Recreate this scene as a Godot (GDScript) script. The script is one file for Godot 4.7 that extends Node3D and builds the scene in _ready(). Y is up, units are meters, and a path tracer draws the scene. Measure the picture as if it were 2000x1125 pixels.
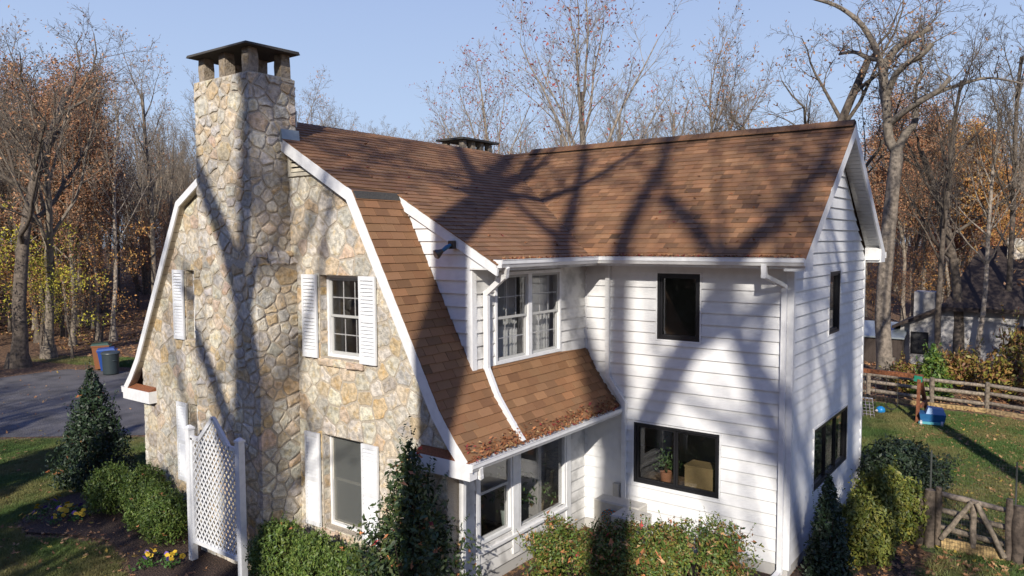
extends Node3D
# A stone gambrel house with a white clapboard wing among bare November woods.
# Axes: x along the stone gable (right is +), y up, -z away from the gable. Metres.

const PEAK := Vector2(4.6, 7.92)
const SLOPE := 0.549          # pitch of the upper main roof
const WING_FRONT := -4.387
const WING_BACK := -9.79
const WING_END := 12.707
const WING_RIDGE_Z := -7.09
const WING_SLOPE := 0.769
const DORMER_X := 8.75
const DORMER_Z := -0.895
const LAP := 0.21             # clapboard exposure
const TAB := 0.143            # shingle exposure

var mats := {}
var used := {}
var house: Node3D
var noise := FastNoiseLite.new()

class MB:
	var v := PackedVector3Array()
	var n := PackedVector3Array()
	var c := PackedColorArray()
	var i := PackedInt32Array()
	var col := Color.WHITE
	func tri(a: Vector3, b: Vector3, d: Vector3) -> void:   # counter-clockwise seen from outside
		var m := (b - a).cross(d - a).normalized()
		var k := v.size()
		v.append(a); v.append(b); v.append(d)
		for q in 3:
			n.append(m); c.append(col)
		i.append(k); i.append(k + 2); i.append(k + 1)
	func quad(a: Vector3, b: Vector3, d: Vector3, e: Vector3) -> void:
		var m := (b - a).cross(d - a)
		if m.length_squared() < 1e-14:
			m = (d - a).cross(e - a)
		m = m.normalized()
		var k := v.size()
		v.append(a); v.append(b); v.append(d); v.append(e)
		for q in 4:
			n.append(m); c.append(col)
		i.append_array(PackedInt32Array([k, k + 2, k + 1, k, k + 3, k + 2]))
	func hexa(p: Array) -> void:   # p[0..3] bottom ring ccw from above, p[4..7] the top ring
		quad(p[3], p[2], p[1], p[0]); quad(p[4], p[5], p[6], p[7])
		for k in 4:
			var j := (k + 1) % 4
			quad(p[k], p[j], p[j + 4], p[k + 4])
	func box(lo: Vector3, hi: Vector3) -> void:
		hexa([Vector3(lo.x, lo.y, hi.z), Vector3(hi.x, lo.y, hi.z), Vector3(hi.x, lo.y, lo.z), Vector3(lo.x, lo.y, lo.z),
			Vector3(lo.x, hi.y, hi.z), Vector3(hi.x, hi.y, hi.z), Vector3(hi.x, hi.y, lo.z), Vector3(lo.x, hi.y, lo.z)])
	func bar(a: Vector3, b: Vector3, w: float, h: float, up := Vector3.UP, taper := 1.0) -> void:   # square bar from a to b
		var d := (b - a).normalized()
		var s := d.cross(up)
		if s.length() < 0.01:
			s = d.cross(Vector3.RIGHT)
		s = s.normalized()
		var t := s.cross(d).normalized()
		var p := []
		for e in [[a, 1.0], [b, taper]]:
			for q in [[1, 1], [-1, 1], [-1, -1], [1, -1]]:
				p.append(e[0] + s * w * 0.5 * q[0] * e[1] + t * h * 0.5 * q[1] * e[1])
		var vol: float = (p[1] - p[0]).cross(p[3] - p[0]).dot(d)
		if vol < 0.0:
			p = [p[3], p[2], p[1], p[0], p[7], p[6], p[5], p[4]]
		hexa(p)
	func tube(pts: PackedVector3Array, rad: PackedFloat32Array, sides: int, caps := false, rough := 0.0) -> void:
		var k0 := v.size()
		var cnt := pts.size()
		var ref := Vector3.UP
		for k in cnt:
			var d := (pts[mini(k + 1, cnt - 1)] - pts[maxi(k - 1, 0)]).normalized()
			if absf(d.dot(ref)) > 0.95:
				ref = Vector3.RIGHT if absf(d.x) < 0.8 else Vector3.BACK
			var s := d.cross(ref).normalized()
			var t := s.cross(d)
			ref = t
			for q in sides:
				var a := TAU * q / sides
				var m := s * cos(a) + t * sin(a)
				var r := rad[k]
				if rough > 0.0:
					r *= 1.0 + rough * (sin(q * 2.7 + pts[k].y * 3.1) + sin(q * 4.1 - pts[k].y * 1.7 + k * 1.3)) * 0.5
				v.append(pts[k] + m * r); n.append(m); c.append(col)
		for k in cnt - 1:
			for q in sides:
				var a := k0 + k * sides + q
				var b := k0 + k * sides + (q + 1) % sides
				i.append_array(PackedInt32Array([a, b, b + sides, a, b + sides, a + sides]))
		if caps:
			for e in 2:
				var at := k0 + (cnt - 1) * sides * e
				var ctr: Vector3 = pts[(cnt - 1) * e]
				var m: Vector3 = (pts[1] - pts[0]).normalized() * -1.0 if e == 0 else (pts[cnt - 1] - pts[cnt - 2]).normalized()
				var b0 := v.size()
				v.append(ctr); n.append(m); c.append(col)
				for q in sides:
					v.append(v[at + q]); n.append(m); c.append(col)
				for q in sides:
					var x := b0 + 1 + q
					var y := b0 + 1 + (q + 1) % sides
					if e == 0: i.append_array(PackedInt32Array([b0, y, x]))
					else: i.append_array(PackedInt32Array([b0, x, y]))
	func prism(poly: PackedVector2Array, map: Callable, h0: float, h1: float) -> void:   # extrude a polygon given in (u, v), ccw seen from +h
		var t := Geometry2D.triangulate_polygon(poly)
		if Geometry2D.is_polygon_clockwise(poly):
			poly = poly.duplicate(); poly.reverse()
			t = Geometry2D.triangulate_polygon(poly)
		for k in range(0, t.size(), 3):
			var a := poly[t[k]]; var b := poly[t[k + 1]]; var d := poly[t[k + 2]]
			if (b - a).cross(d - a) < 0.0:
				var x := b; b = d; d = x
			tri(map.call(a.x, a.y, h1), map.call(b.x, b.y, h1), map.call(d.x, d.y, h1))
			tri(map.call(a.x, a.y, h0), map.call(d.x, d.y, h0), map.call(b.x, b.y, h0))
		for k in poly.size():
			var a := poly[k]; var b := poly[(k + 1) % poly.size()]
			quad(map.call(a.x, a.y, h0), map.call(b.x, b.y, h0), map.call(b.x, b.y, h1), map.call(a.x, a.y, h1))
	func lathe(prof: PackedVector2Array, sides: int, at := Vector3.ZERO) -> void:   # (radius, height) pairs, upwards
		var k0 := v.size()
		for k in prof.size():
			var d := prof[mini(k + 1, prof.size() - 1)] - prof[maxi(k - 1, 0)]
			for q in sides:
				var a := TAU * q / sides
				v.append(at + Vector3(cos(a) * prof[k].x, prof[k].y, sin(a) * prof[k].x))
				n.append(Vector3(cos(a) * d.y, -d.x, sin(a) * d.y).normalized()); c.append(col)
		for k in prof.size() - 1:
			for q in sides:
				var a := k0 + k * sides + q
				var b := k0 + k * sides + (q + 1) % sides
				i.append_array(PackedInt32Array([a, b, b + sides, a, b + sides, a + sides]))
	func mesh(m: Material) -> ArrayMesh:
		var am := ArrayMesh.new()
		if v.size() == 0:
			return am
		var a := []
		a.resize(Mesh.ARRAY_MAX)
		a[Mesh.ARRAY_VERTEX] = v; a[Mesh.ARRAY_NORMAL] = n; a[Mesh.ARRAY_COLOR] = c; a[Mesh.ARRAY_INDEX] = i
		am.add_surface_from_arrays(Mesh.PRIMITIVE_TRIANGLES, a)
		am.surface_set_material(0, m)
		return am

# ------------------------------------------------------------------ naming
func numbered(called: String) -> String:
	var k: int = used.get(called, 0)
	used[called] = k + 1
	return called if k == 0 else "%s_%03d" % [called, k]

func tag(o: Node, label := "", category := "", group := "", kind := "") -> Node:
	if label: o.set_meta("label", label)
	if category: o.set_meta("category", category)
	if group: o.set_meta("group", group)
	if kind: o.set_meta("kind", kind)
	return o

func base(called: String, at: Vector3, turn := 0.0) -> Node3D:
	var o := Node3D.new()
	o.name = numbered(called)
	add_child(o)
	o.position = at; o.rotation.y = turn
	return o

func part(called: String, mb: MB, m: Material, parent: Node, kind := "") -> MeshInstance3D:
	var o := MeshInstance3D.new()
	if parent == self:
		o.name = numbered(called)
	else:
		o.name = called
	o.mesh = mb.mesh(m)
	parent.add_child(o, true)
	if kind: o.set_meta("kind", kind)
	return o

func sub(called: String, parent: Node) -> Node3D:   # a part that is a Node3D holding sub-parts
	var o := Node3D.new()
	o.name = called
	parent.add_child(o, true)
	return o

func copy(o: Node3D, at: Vector3, turn: float, size: Vector3, label := "", group := "") -> Node3D:
	var c: Node3D = o.duplicate()
	c.name = numbered(String(o.get_meta("kindname", o.name)))
	add_child(c)
	c.position = at; c.rotation = Vector3(0, turn, 0); c.scale = size
	if label: c.set_meta("label", label)
	if group: c.set_meta("group", group)
	return c

# ------------------------------------------------------------------ materials
func lin(r: float, g: float, b: float) -> Color:
	return Color(r, g, b).linear_to_srgb()

func noise_tex(seed_: int, freq: float, lo: float, hi: float, normal := false, type := FastNoiseLite.TYPE_SIMPLEX_SMOOTH, oct := 4, bump := 2.0, stretch := Vector2.ONE) -> Texture2D:
	var f := FastNoiseLite.new()
	f.seed = seed_; f.noise_type = type; f.frequency = freq; f.fractal_octaves = oct
	var im: Image = f.get_seamless_image(512, 512)
	if stretch != Vector2.ONE:
		im.resize(int(512 * stretch.x), int(512 * stretch.y))
		im.resize(512, 512)
	if normal:
		im.convert(Image.FORMAT_RGBA8)
		im.bump_map_to_normal_map(bump)
		return ImageTexture.create_from_image(im)
	im.convert(Image.FORMAT_RGBA8)
	var data := im.get_data()
	for k in range(0, data.size(), 4):
		var x := clampf(lo + (hi - lo) * (data[k] / 255.0), 0.0, 1.0)
		var b := int(x * 255.0)
		data[k] = b; data[k + 1] = b; data[k + 2] = b; data[k + 3] = 255
	return ImageTexture.create_from_image(Image.create_from_data(512, 512, false, Image.FORMAT_RGBA8, data))

func mat(called: String, col: Color, rough := 0.8, tex: Texture2D = null, scale := 1.0, normal: Texture2D = null, strength := 1.0, vertex := false) -> StandardMaterial3D:
	var m := StandardMaterial3D.new()
	m.resource_name = called
	m.albedo_color = col
	m.roughness = rough
	m.vertex_color_use_as_albedo = vertex
	if tex or normal:
		m.uv1_triplanar = true
		m.uv1_world_triplanar = true
		m.uv1_scale = Vector3.ONE * scale
	if tex: m.albedo_texture = tex
	if normal:
		m.normal_enabled = true
		m.normal_texture = normal
		m.normal_scale = strength
	mats[called] = m
	return m

func stain_tex() -> Texture2D:   # mottling of weathered stone: grey lichen, ochre iron stains, dark pits
	var a := FastNoiseLite.new(); a.seed = 51; a.frequency = 0.02; a.fractal_octaves = 5
	var b := FastNoiseLite.new(); b.seed = 52; b.frequency = 0.011; b.fractal_octaves = 4
	var c := FastNoiseLite.new(); c.seed = 53; c.frequency = 0.12; c.fractal_octaves = 3
	var ia: Image = a.get_seamless_image(512, 512)
	var ib: Image = b.get_seamless_image(512, 512)
	var ic: Image = c.get_seamless_image(512, 512)
	for im in [ia, ib, ic]: im.convert(Image.FORMAT_L8)
	var da := ia.get_data(); var db := ib.get_data(); var dc := ic.get_data()
	var out := PackedByteArray()
	out.resize(512 * 512 * 4)
	for k in 512 * 512:
		var x := da[k] / 255.0
		var y := clampf((db[k] / 255.0 - 0.52) * 3.0, 0.0, 1.0)
		var z := dc[k] / 255.0
		var g := clampf(0.72 + 0.40 * x, 0.0, 1.0) * clampf(0.84 + 0.3 * z, 0.0, 1.0)
		out[k * 4] = int(clampf(g * (1.0 - 0.02 * y), 0, 1) * 255.0)
		out[k * 4 + 1] = int(clampf(g * (1.0 - 0.07 * y), 0, 1) * 255.0)
		out[k * 4 + 2] = int(clampf(g * (1.0 - 0.17 * y), 0, 1) * 255.0)
		out[k * 4 + 3] = 255
	return ImageTexture.create_from_image(Image.create_from_data(512, 512, false, Image.FORMAT_RGBA8, out))

func make_materials() -> void:
	var fine := noise_tex(3, 0.06, 0.45, 1.3, false, FastNoiseLite.TYPE_SIMPLEX_SMOOTH, 5)
	var speck := noise_tex(5, 0.25, 0.35, 1.45, false, FastNoiseLite.TYPE_SIMPLEX, 3)
	var blotch := noise_tex(9, 0.012, 0.72, 1.18, false, FastNoiseLite.TYPE_SIMPLEX_SMOOTH, 5)
	var soft := noise_tex(11, 0.01, 0.95, 1.03, false, FastNoiseLite.TYPE_SIMPLEX_SMOOTH, 6)
	var grain := noise_tex(21, 0.02, 0.5, 1.25, false, FastNoiseLite.TYPE_SIMPLEX_SMOOTH, 5, 2.0, Vector2(1.0, 0.1))
	var nfine := noise_tex(3, 0.06, 0, 1, true, FastNoiseLite.TYPE_SIMPLEX_SMOOTH, 5, 6.0)
	var nspeck := noise_tex(5, 0.25, 0, 1, true, FastNoiseLite.TYPE_SIMPLEX, 3, 3.0)
	var nsoft := noise_tex(15, 0.02, 0, 1, true, FastNoiseLite.TYPE_SIMPLEX_SMOOTH, 5, 3.0)
	mat("stone", Color.WHITE, 0.88, stain_tex(), 0.9, nfine, 0.9, true)
	mat("mortar", lin(0.58, 0.505, 0.40), 0.95, fine, 2.2, nspeck, 0.6)
	mat("shingle", Color.WHITE, 0.92, speck, 3.0, nspeck, 0.5, true)
	mat("underlay", lin(0.10, 0.05, 0.03), 0.95, speck, 3.0)
	mat("siding", lin(0.72, 0.72, 0.715), 0.55, soft, 0.7)
	mat("old_siding", lin(0.68, 0.67, 0.645), 0.6, blotch, 0.35)
	mat("trim", lin(0.74, 0.74, 0.735), 0.45, soft, 1.1)
	mat("gutter", lin(0.73, 0.73, 0.725), 0.35, soft, 0.9)
	mat("cream", lin(0.60, 0.55, 0.44), 0.7, soft, 0.9)
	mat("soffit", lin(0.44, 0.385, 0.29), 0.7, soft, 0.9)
	mat("plaster", lin(0.45, 0.44, 0.42), 0.9)
	mat("room_floor", lin(0.22, 0.15, 0.09), 0.6, grain, 0.5)
	mat("black", lin(0.012, 0.012, 0.014), 0.4)
	mat("screen_dark", lin(0.02, 0.02, 0.022), 0.6)
	mat("grey_frame", lin(0.42, 0.42, 0.40), 0.5)
	mat("flashing", lin(0.30, 0.34, 0.36), 0.45, soft, 2.0).metallic = 0.4
	mat("slate", lin(0.075, 0.07, 0.06), 0.9, fine, 1.3, nfine, 0.6)
	mat("rust", lin(0.28, 0.10, 0.04), 0.9, fine, 1.3)
	mat("curtain", lin(0.55, 0.56, 0.55), 0.9)
	mat("bronze", lin(0.10, 0.085, 0.07), 0.4).metallic = 0.6
	mat("blue_paint", lin(0.03, 0.14, 0.26), 0.4)
	mat("lens", lin(0.35, 0.33, 0.30), 0.15)
	var g := mat("glass", Color(0.05, 0.06, 0.06, 0.16), 0.02)
	g.transparency = BaseMaterial3D.TRANSPARENCY_ALPHA
	g.metallic_specular = 0.75
	var g2 := mat("insect_screen", Color(0.42, 0.43, 0.42, 0.5), 0.6)
	g2.transparency = BaseMaterial3D.TRANSPARENCY_ALPHA
	mat("bark", Color.WHITE, 0.95, grain, 0.5, nfine, 0.8, true)
	for nm in ["leaf", "grass", "petal"]:
		var m := mat(nm, Color.WHITE, 0.55 if nm == "leaf" else 0.7, null, 1.0, null, 1.0, true)
		m.cull_mode = BaseMaterial3D.CULL_DISABLED
		m.backlight_enabled = true
		m.backlight = Color(0.25, 0.25, 0.1)
	mat("dry_leaf", Color.WHITE, 0.75, null, 1.0, null, 1.0, true).cull_mode = BaseMaterial3D.CULL_DISABLED
	mat("litter", lin(0.27, 0.15, 0.075), 0.95, noise_tex(31, 0.05, 0.2, 1.4, false, FastNoiseLite.TYPE_CELLULAR, 3), 0.35, nfine, 1.0)
	mat("lawn", lin(0.07, 0.10, 0.025), 0.95, fine, 0.22, nfine, 1.0)
	mat("mulch", lin(0.085, 0.05, 0.033), 0.98, noise_tex(33, 0.09, 0.3, 1.4, false, FastNoiseLite.TYPE_CELLULAR, 3), 0.7, nfine, 1.5)
	mat("asphalt", lin(0.125, 0.117, 0.112), 0.93, blotch, 0.12, nspeck, 0.5)
	mat("concrete", lin(0.36, 0.35, 0.33), 0.9, speck, 0.8)
	mat("old_wood", Color.WHITE, 0.9, grain, 0.9, nfine, 0.7, true)
	mat("plastic", Color.WHITE, 0.4, soft, 1.5, null, 1.0, true)
	mat("metal_box", lin(0.56, 0.53, 0.46), 0.45, soft, 1.2)
	mat("stucco", lin(0.46, 0.44, 0.42), 0.92, blotch, 0.2, nspeck, 0.4)
	mat("dark_roof", lin(0.075, 0.055, 0.045), 0.95, speck, 0.8)
	mat("wire", lin(0.05, 0.055, 0.05), 0.6)
	mat("paint_white", lin(0.71, 0.72, 0.73), 0.5, soft, 1.4)
	mat("terracotta", lin(0.35, 0.16, 0.08), 0.8)
	mat("basket", lin(0.30, 0.22, 0.10), 0.85, soft, 2.0)
	mat("mint", lin(0.50, 0.60, 0.55), 0.5)

func _ready() -> void:
	var cam := Camera3D.new()
	cam.name = "camera"
	add_child(cam)
	cam.position = Vector3(16.273, 5.682, 8.228)
	cam.basis = Basis(Vector3.UP, 0.6355) * Basis(Vector3.RIGHT, -0.0616) * Basis(Vector3.BACK, -0.004)
	cam.fov = 42.14
	cam.near = 0.1
	cam.far = 900.0
	cam.current = true
	var env := Environment.new()
	env.background_mode = Environment.BG_SKY
	var sm := ProceduralSkyMaterial.new()
	sm.sky_top_color = Color(0.13, 0.30, 0.74)
	sm.sky_horizon_color = Color(0.80, 0.895, 1.0)
	sm.sky_curve = 0.52
	sm.ground_bottom_color = Color(0.20, 0.16, 0.12)
	sm.ground_horizon_color = Color(0.62, 0.66, 0.70)
	sm.sun_angle_max = 12.0
	sm.sky_energy_multiplier = 0.94
	var sky := Sky.new()
	sky.sky_material = sm
	env.sky = sky
	env.tonemap_mode = Environment.TONE_MAPPER_LINEAR
	env.tonemap_exposure = 1.13
	env.sdfgi_enabled = true
	env.ssao_enabled = true
	env.ssil_enabled = true
	var we := WorldEnvironment.new()
	we.name = "surroundings"
	we.environment = env
	add_child(we)
	var sun := DirectionalLight3D.new()
	sun.name = "sun"
	add_child(sun)
	sun.look_at_from_position(Vector3.ZERO, Vector3(-0.51, -0.58, -1.0), Vector3.UP)
	sun.light_energy = 1.6
	sun.light_color = Color(1.0, 0.97, 0.925)
	sun.light_angular_distance = 0.53
	sun.shadow_enabled = true
	noise.seed = 4
	noise.frequency = 0.16
	make_materials()
	build_ground()
	build_house()
	plant_woods()
	build_limbed_trees()
	build_neighbour()
	plant_shrubs()
	build_trellis()
	build_fences()
	build_bins()
	build_heat_pumps()
	build_play_yard()
	build_indoor_things()
	for n in find_children("*", "GeometryInstance3D", true, false):
		(n as GeometryInstance3D).cast_shadow = GeometryInstance3D.SHADOW_CASTING_SETTING_ON

# ------------------------------------------------------------------ stonework
func clip_half(poly: PackedVector2Array, nrm: Vector2, d: float) -> PackedVector2Array:   # keep nrm . p <= d
	var out := PackedVector2Array()
	var cnt := poly.size()
	for k in cnt:
		var a := poly[k]
		var b := poly[(k + 1) % cnt]
		var da := nrm.dot(a) - d
		var db := nrm.dot(b) - d
		if da <= 0.0: out.append(a)
		if (da < 0.0 and db > 0.0) or (da > 0.0 and db < 0.0):
			out.append(a.lerp(b, da / (da - db)))
	return out

func centroid(p: PackedVector2Array) -> Vector2:
	var s := Vector2.ZERO
	var area := 0.0
	for k in p.size():
		var a := p[k]; var b := p[(k + 1) % p.size()]
		var x := a.cross(b)
		area += x; s += (a + b) * x
	if absf(area) < 1e-9:
		return p[0] if p.size() else Vector2.ZERO
	return s / (3.0 * area)

func area_of(p: PackedVector2Array) -> float:
	var s := 0.0
	for k in p.size():
		s += p[k].cross(p[(k + 1) % p.size()])
	return absf(s) * 0.5

# Voronoi cells inside a convex outline, kept out of the rectangles in holes
func cells(outline: PackedVector2Array, holes: Array, rmin: float, rmax: float, seed_: int, gap: float, squash := 1.0) -> Array:
	var rng := RandomNumberGenerator.new()
	rng.seed = seed_
	var lo := outline[0]; var hi := outline[0]
	for p in outline:
		lo = lo.min(p); hi = hi.max(p)
	var sites := PackedVector2Array()
	var rad := PackedFloat32Array()
	var fails := 0
	while fails < 900:
		var p := Vector2(rng.randf_range(lo.x, hi.x), rng.randf_range(lo.y, hi.y))
		var r := lerpf(rmin, rmax, pow(rng.randf(), 1.6)) * 1.0
		var ok := Geometry2D.is_point_in_polygon(p, outline)
		for h in holes:
			if h.grow(-0.01).has_point(p): ok = false
		if ok:
			for k in sites.size():
				var d := sites[k] - p
				d.y *= squash
				if d.length() < (r + rad[k]):
					ok = false
					break
		if ok:
			sites.append(p); rad.append(r); fails = 0
		else:
			fails += 1
	var out := []
	for k in sites.size():
		var s := sites[k]
		var poly := outline.duplicate()
		for j in sites.size():
			if j == k: continue
			var d := sites[j] - s
			if d.length_squared() > 1.7: continue
			# power diagram: larger seeds take more room
			var w := (d.length_squared() + rad[k] * rad[k] - rad[j] * rad[j]) / (2.0 * d.length())
			var nn := d.normalized()
			poly = clip_half(poly, nn, nn.dot(s) + w - gap * 0.5)
			if poly.size() < 3: break
		if poly.size() < 3: continue
		for h in holes:
			var best := -1e9
			var bn := Vector2.ZERO
			var bd := 0.0
			for e in [[Vector2.RIGHT, h.position.x], [Vector2.LEFT, -h.end.x], [Vector2.DOWN, h.position.y], [Vector2.UP, -h.end.y]]:
				var out_by: float = e[1] - e[0].dot(s)
				if out_by > best:
					best = out_by; bn = e[0]; bd = e[1]
			poly = clip_half(poly, bn, bd - 0.004)
			if poly.size() < 3: break
		if poly.size() < 3 or area_of(poly) < 0.006: continue
		out.append(poly)
	return out

func rounded(poly: PackedVector2Array, rng: RandomNumberGenerator, keep_u := 1e9) -> PackedVector2Array:
	# cut the corners off and wobble the edges, so that a cell reads as a broken stone
	var out := PackedVector2Array()
	var cnt := poly.size()
	for k in cnt:
		var p := poly[(k + cnt - 1) % cnt]; var q := poly[k]; var r := poly[(k + 1) % cnt]
		if absf(q.x - keep_u) < 1e-5:
			out.append(q); continue
		var a := minf(0.024, (p - q).length() * 0.22)
		var b := minf(0.024, (r - q).length() * 0.22)
		out.append(q + (p - q).normalized() * a)
		out.append(q.lerp((q + (p - q).normalized() * a + q + (r - q).normalized() * b) * 0.5, 0.55))
		out.append(q + (r - q).normalized() * b)
		var long := (r - q).length()
		if long > 0.16:
			var t := (r - q).normalized()
			for f in ([0.5] if long < 0.3 else [0.35, 0.68]):
				out.append(q.lerp(r, f + rng.randf_range(-0.08, 0.08)) + Vector2(t.y, -t.x) * rng.randf_range(-0.022, 0.004))
	return out

func stone_rings(mb: MB, poly: PackedVector2Array, ctr: Vector2, map: Callable, thick: float, seed_: int) -> void:
	var prof := [[1.0, -0.03], [0.994, 0.62], [0.968, 0.95], [0.72, 1.0], [0.38, 1.0]]
	var cnt := poly.size()
	var k0 := mb.v.size()
	for r in prof.size():
		for q in cnt:
			var p: Vector2 = ctr + (poly[q] - ctr) * prof[r][0]
			var h: float = prof[r][1] * thick if r > 0 else -0.03
			if r > 0:
				h += noise.get_noise_3d(p.x * 30.0, p.y * 30.0, seed_ * 7.3) * thick * 1.1 * minf(1.0, r * 0.5)
			mb.v.append(map.call(p.x, p.y, h)); mb.c.append(mb.col); mb.n.append(Vector3.ZERO)
	mb.v.append(map.call(ctr.x, ctr.y, thick * 1.02)); mb.c.append(mb.col); mb.n.append(Vector3.ZERO)
	var tri := PackedInt32Array()
	for r in prof.size() - 1:
		for q in cnt:
			var a := k0 + r * cnt + q
			var b := k0 + r * cnt + (q + 1) % cnt
			tri.append_array(PackedInt32Array([a, b, b + cnt, a, b + cnt, a + cnt]))
	var top := k0 + (prof.size() - 1) * cnt
	for q in cnt:
		tri.append_array(PackedInt32Array([top + q, top + (q + 1) % cnt, k0 + prof.size() * cnt]))
	for k in range(0, tri.size(), 3):
		var fn := (mb.v[tri[k + 1]] - mb.v[tri[k]]).cross(mb.v[tri[k + 2]] - mb.v[tri[k]])
		for q in 3:
			mb.n[tri[k + q]] += fn
		mb.i.append_array(PackedInt32Array([tri[k], tri[k + 2], tri[k + 1]]))
	for k in range(k0, mb.v.size()):
		mb.n[k] = mb.n[k].normalized()

func stone_color(rng: RandomNumberGenerator, warm := 0.0) -> Color:
	var x := rng.randf()
	var c: Color
	if x < 0.36 - warm * 0.2: c = Color(0.63, 0.585, 0.51)
	elif x < 0.56 - warm * 0.2: c = Color(0.69, 0.64, 0.54)
	elif x < 0.70: c = Color(0.52, 0.49, 0.445)
	elif x < 0.86: c = Color(0.63, 0.53, 0.40)
	elif x < 0.93: c = Color(0.57, 0.45, 0.29)
	elif x < 0.97: c = Color(0.61, 0.48, 0.37)
	else: c = Color(0.42, 0.38, 0.345)
	var g := rng.randf_range(0.95, 1.22)
	return Color(c.r * g * rng.randf_range(0.97, 1.04), c.g * g, c.b * g * rng.randf_range(0.92, 1.03))

# stones of one face as parts called stone under parent; the largest `most` singly, the rest joined
func lay_stones(parent: Node, polys: Array, map: Callable, seed_: int, thick := 0.03, warm := 0.0, fold := 1e9, most := 300) -> void:
	var rng := RandomNumberGenerator.new()
	rng.seed = seed_
	polys.sort_custom(func(a, b): return area_of(a) > area_of(b))
	var rest := MB.new()
	for k in polys.size():
		var poly: PackedVector2Array = polys[k]
		if Geometry2D.is_polygon_clockwise(poly): poly.reverse()
		var mb := MB.new() if k < most else rest
		mb.col = stone_color(rng, warm)
		var lo := 1e9; var hi := -1e9
		for p in poly:
			lo = minf(lo, p.x); hi = maxf(hi, p.x)
		var th := thick * rng.randf_range(0.75, 1.35)
		if lo < fold - 0.02 and hi > fold + 0.02:
			var a := clip_half(poly, Vector2.RIGHT, fold)
			var b := clip_half(poly, Vector2.LEFT, -fold)
			var ys := []
			for p in a:
				if absf(p.x - fold) < 1e-5: ys.append(p.y)
			var ctr := Vector2(fold, (ys.min() + ys.max()) * 0.5)
			stone_rings(mb, rounded(a, rng, fold), ctr, map, th, k)
			stone_rings(mb, rounded(b, rng, fold), ctr, map, th, k)
		else:
			if Geometry2D.is_polygon_clockwise(poly): poly.reverse()
			stone_rings(mb, rounded(poly, rng), centroid(poly), map, th, k)
		if mb != rest:
			part("stone", mb, mats.stone, parent)
	if rest.v.size():
		part("small_stones", rest, mats.stone, parent, "stuff")

# ------------------------------------------------------------------ boards, shingles, windows
func span_minus(a: float, b: float, cuts: Array) -> Array:
	var out := [[a, b]]
	for c in cuts:
		var nxt := []
		for s in out:
			if c[1] <= s[0] or c[0] >= s[1]:
				nxt.append(s)
			else:
				if c[0] > s[0] + 0.01: nxt.append([s[0], c[0]])
				if c[1] < s[1] - 0.01: nxt.append([c[1], s[1]])
		out = nxt
	return out

# clapboards on a wall; map(u, v, h); limits(v) -> [u0, u1]; holes = Rect2 in (u, v)
func clapboards(parent: Node, map: Callable, v0: float, v1: float, limits: Callable, holes: Array, m: Material, called := "clapboard") -> void:
	var k := 0
	var y := v0
	while y < v1 - 0.02:
		var top := minf(y + LAP, v1)
		var mb := MB.new()
		var ys := [y, top]
		for h in holes:
			for e in [h.position.y, h.end.y]:
				if e > y + 0.004 and e < top - 0.004: ys.append(e)
		ys.sort()
		for q in ys.size() - 1:
			var a: float = ys[q]
			var b: float = ys[q + 1]
			var cuts := []
			for h in holes:
				if h.position.y < (a + b) * 0.5 and h.end.y > (a + b) * 0.5: cuts.append([h.position.x, h.end.x])
			var la: Array = limits.call(a)
			var lb: Array = limits.call(b)
			var ha := lerpf(0.036, 0.004, (a - y) / LAP)
			var hb := lerpf(0.036, 0.004, (b - y) / LAP)
			for s in span_minus(minf(la[0], lb[0]), maxf(la[1], lb[1]), cuts):
				var a0 := clampf(s[0], la[0], la[1]); var a1 := clampf(s[1], la[0], la[1])
				var b0 := clampf(s[0], lb[0], lb[1]); var b1 := clampf(s[1], lb[0], lb[1])
				if maxf(a1 - a0, b1 - b0) < 0.01: continue
				mb = MB.new()
				mb.hexa([map.call(a0, a, ha), map.call(a1, a, ha), map.call(a1, a, 0.0), map.call(a0, a, 0.0),
					map.call(b0, b, hb), map.call(b1, b, hb), map.call(b1, b, 0.0), map.call(b0, b, 0.0)])
				part(called, mb, m, parent)
		y = top
		k += 1

# a slab with rectangular openings, as a wall core
func wall_core(mb: MB, map: Callable, u0: float, u1: float, v0: float, v1: float, holes: Array, h0: float, h1: float) -> void:
	var us := [u0, u1]
	for h in holes:
		for e in [h.position.x, h.end.x]:
			if e > u0 and e < u1: us.append(e)
	us.sort()
	for k in us.size() - 1:
		if us[k + 1] - us[k] < 0.002: continue
		var mid: float = (us[k] + us[k + 1]) * 0.5
		var cuts := []
		for h in holes:
			if h.position.x < mid and h.end.x > mid: cuts.append([h.position.y, h.end.y])
		for s in span_minus(v0, v1, cuts):
			mb.prism(PackedVector2Array([Vector2(us[k], s[0]), Vector2(us[k + 1], s[0]), Vector2(us[k + 1], s[1]), Vector2(us[k], s[1])]), map, h0, h1)

func shingle_color(rng: RandomNumberGenerator, spread: float) -> Color:
	var g := 1.0 + rng.randfn(0.0, spread)
	g = clampf(g, 0.45, 1.5)
	var w := rng.randf_range(-0.06, 0.06)
	return Color(0.305 * g, (0.156 + w * 0.15) * g, (0.072 + w * 0.10) * g)

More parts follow.
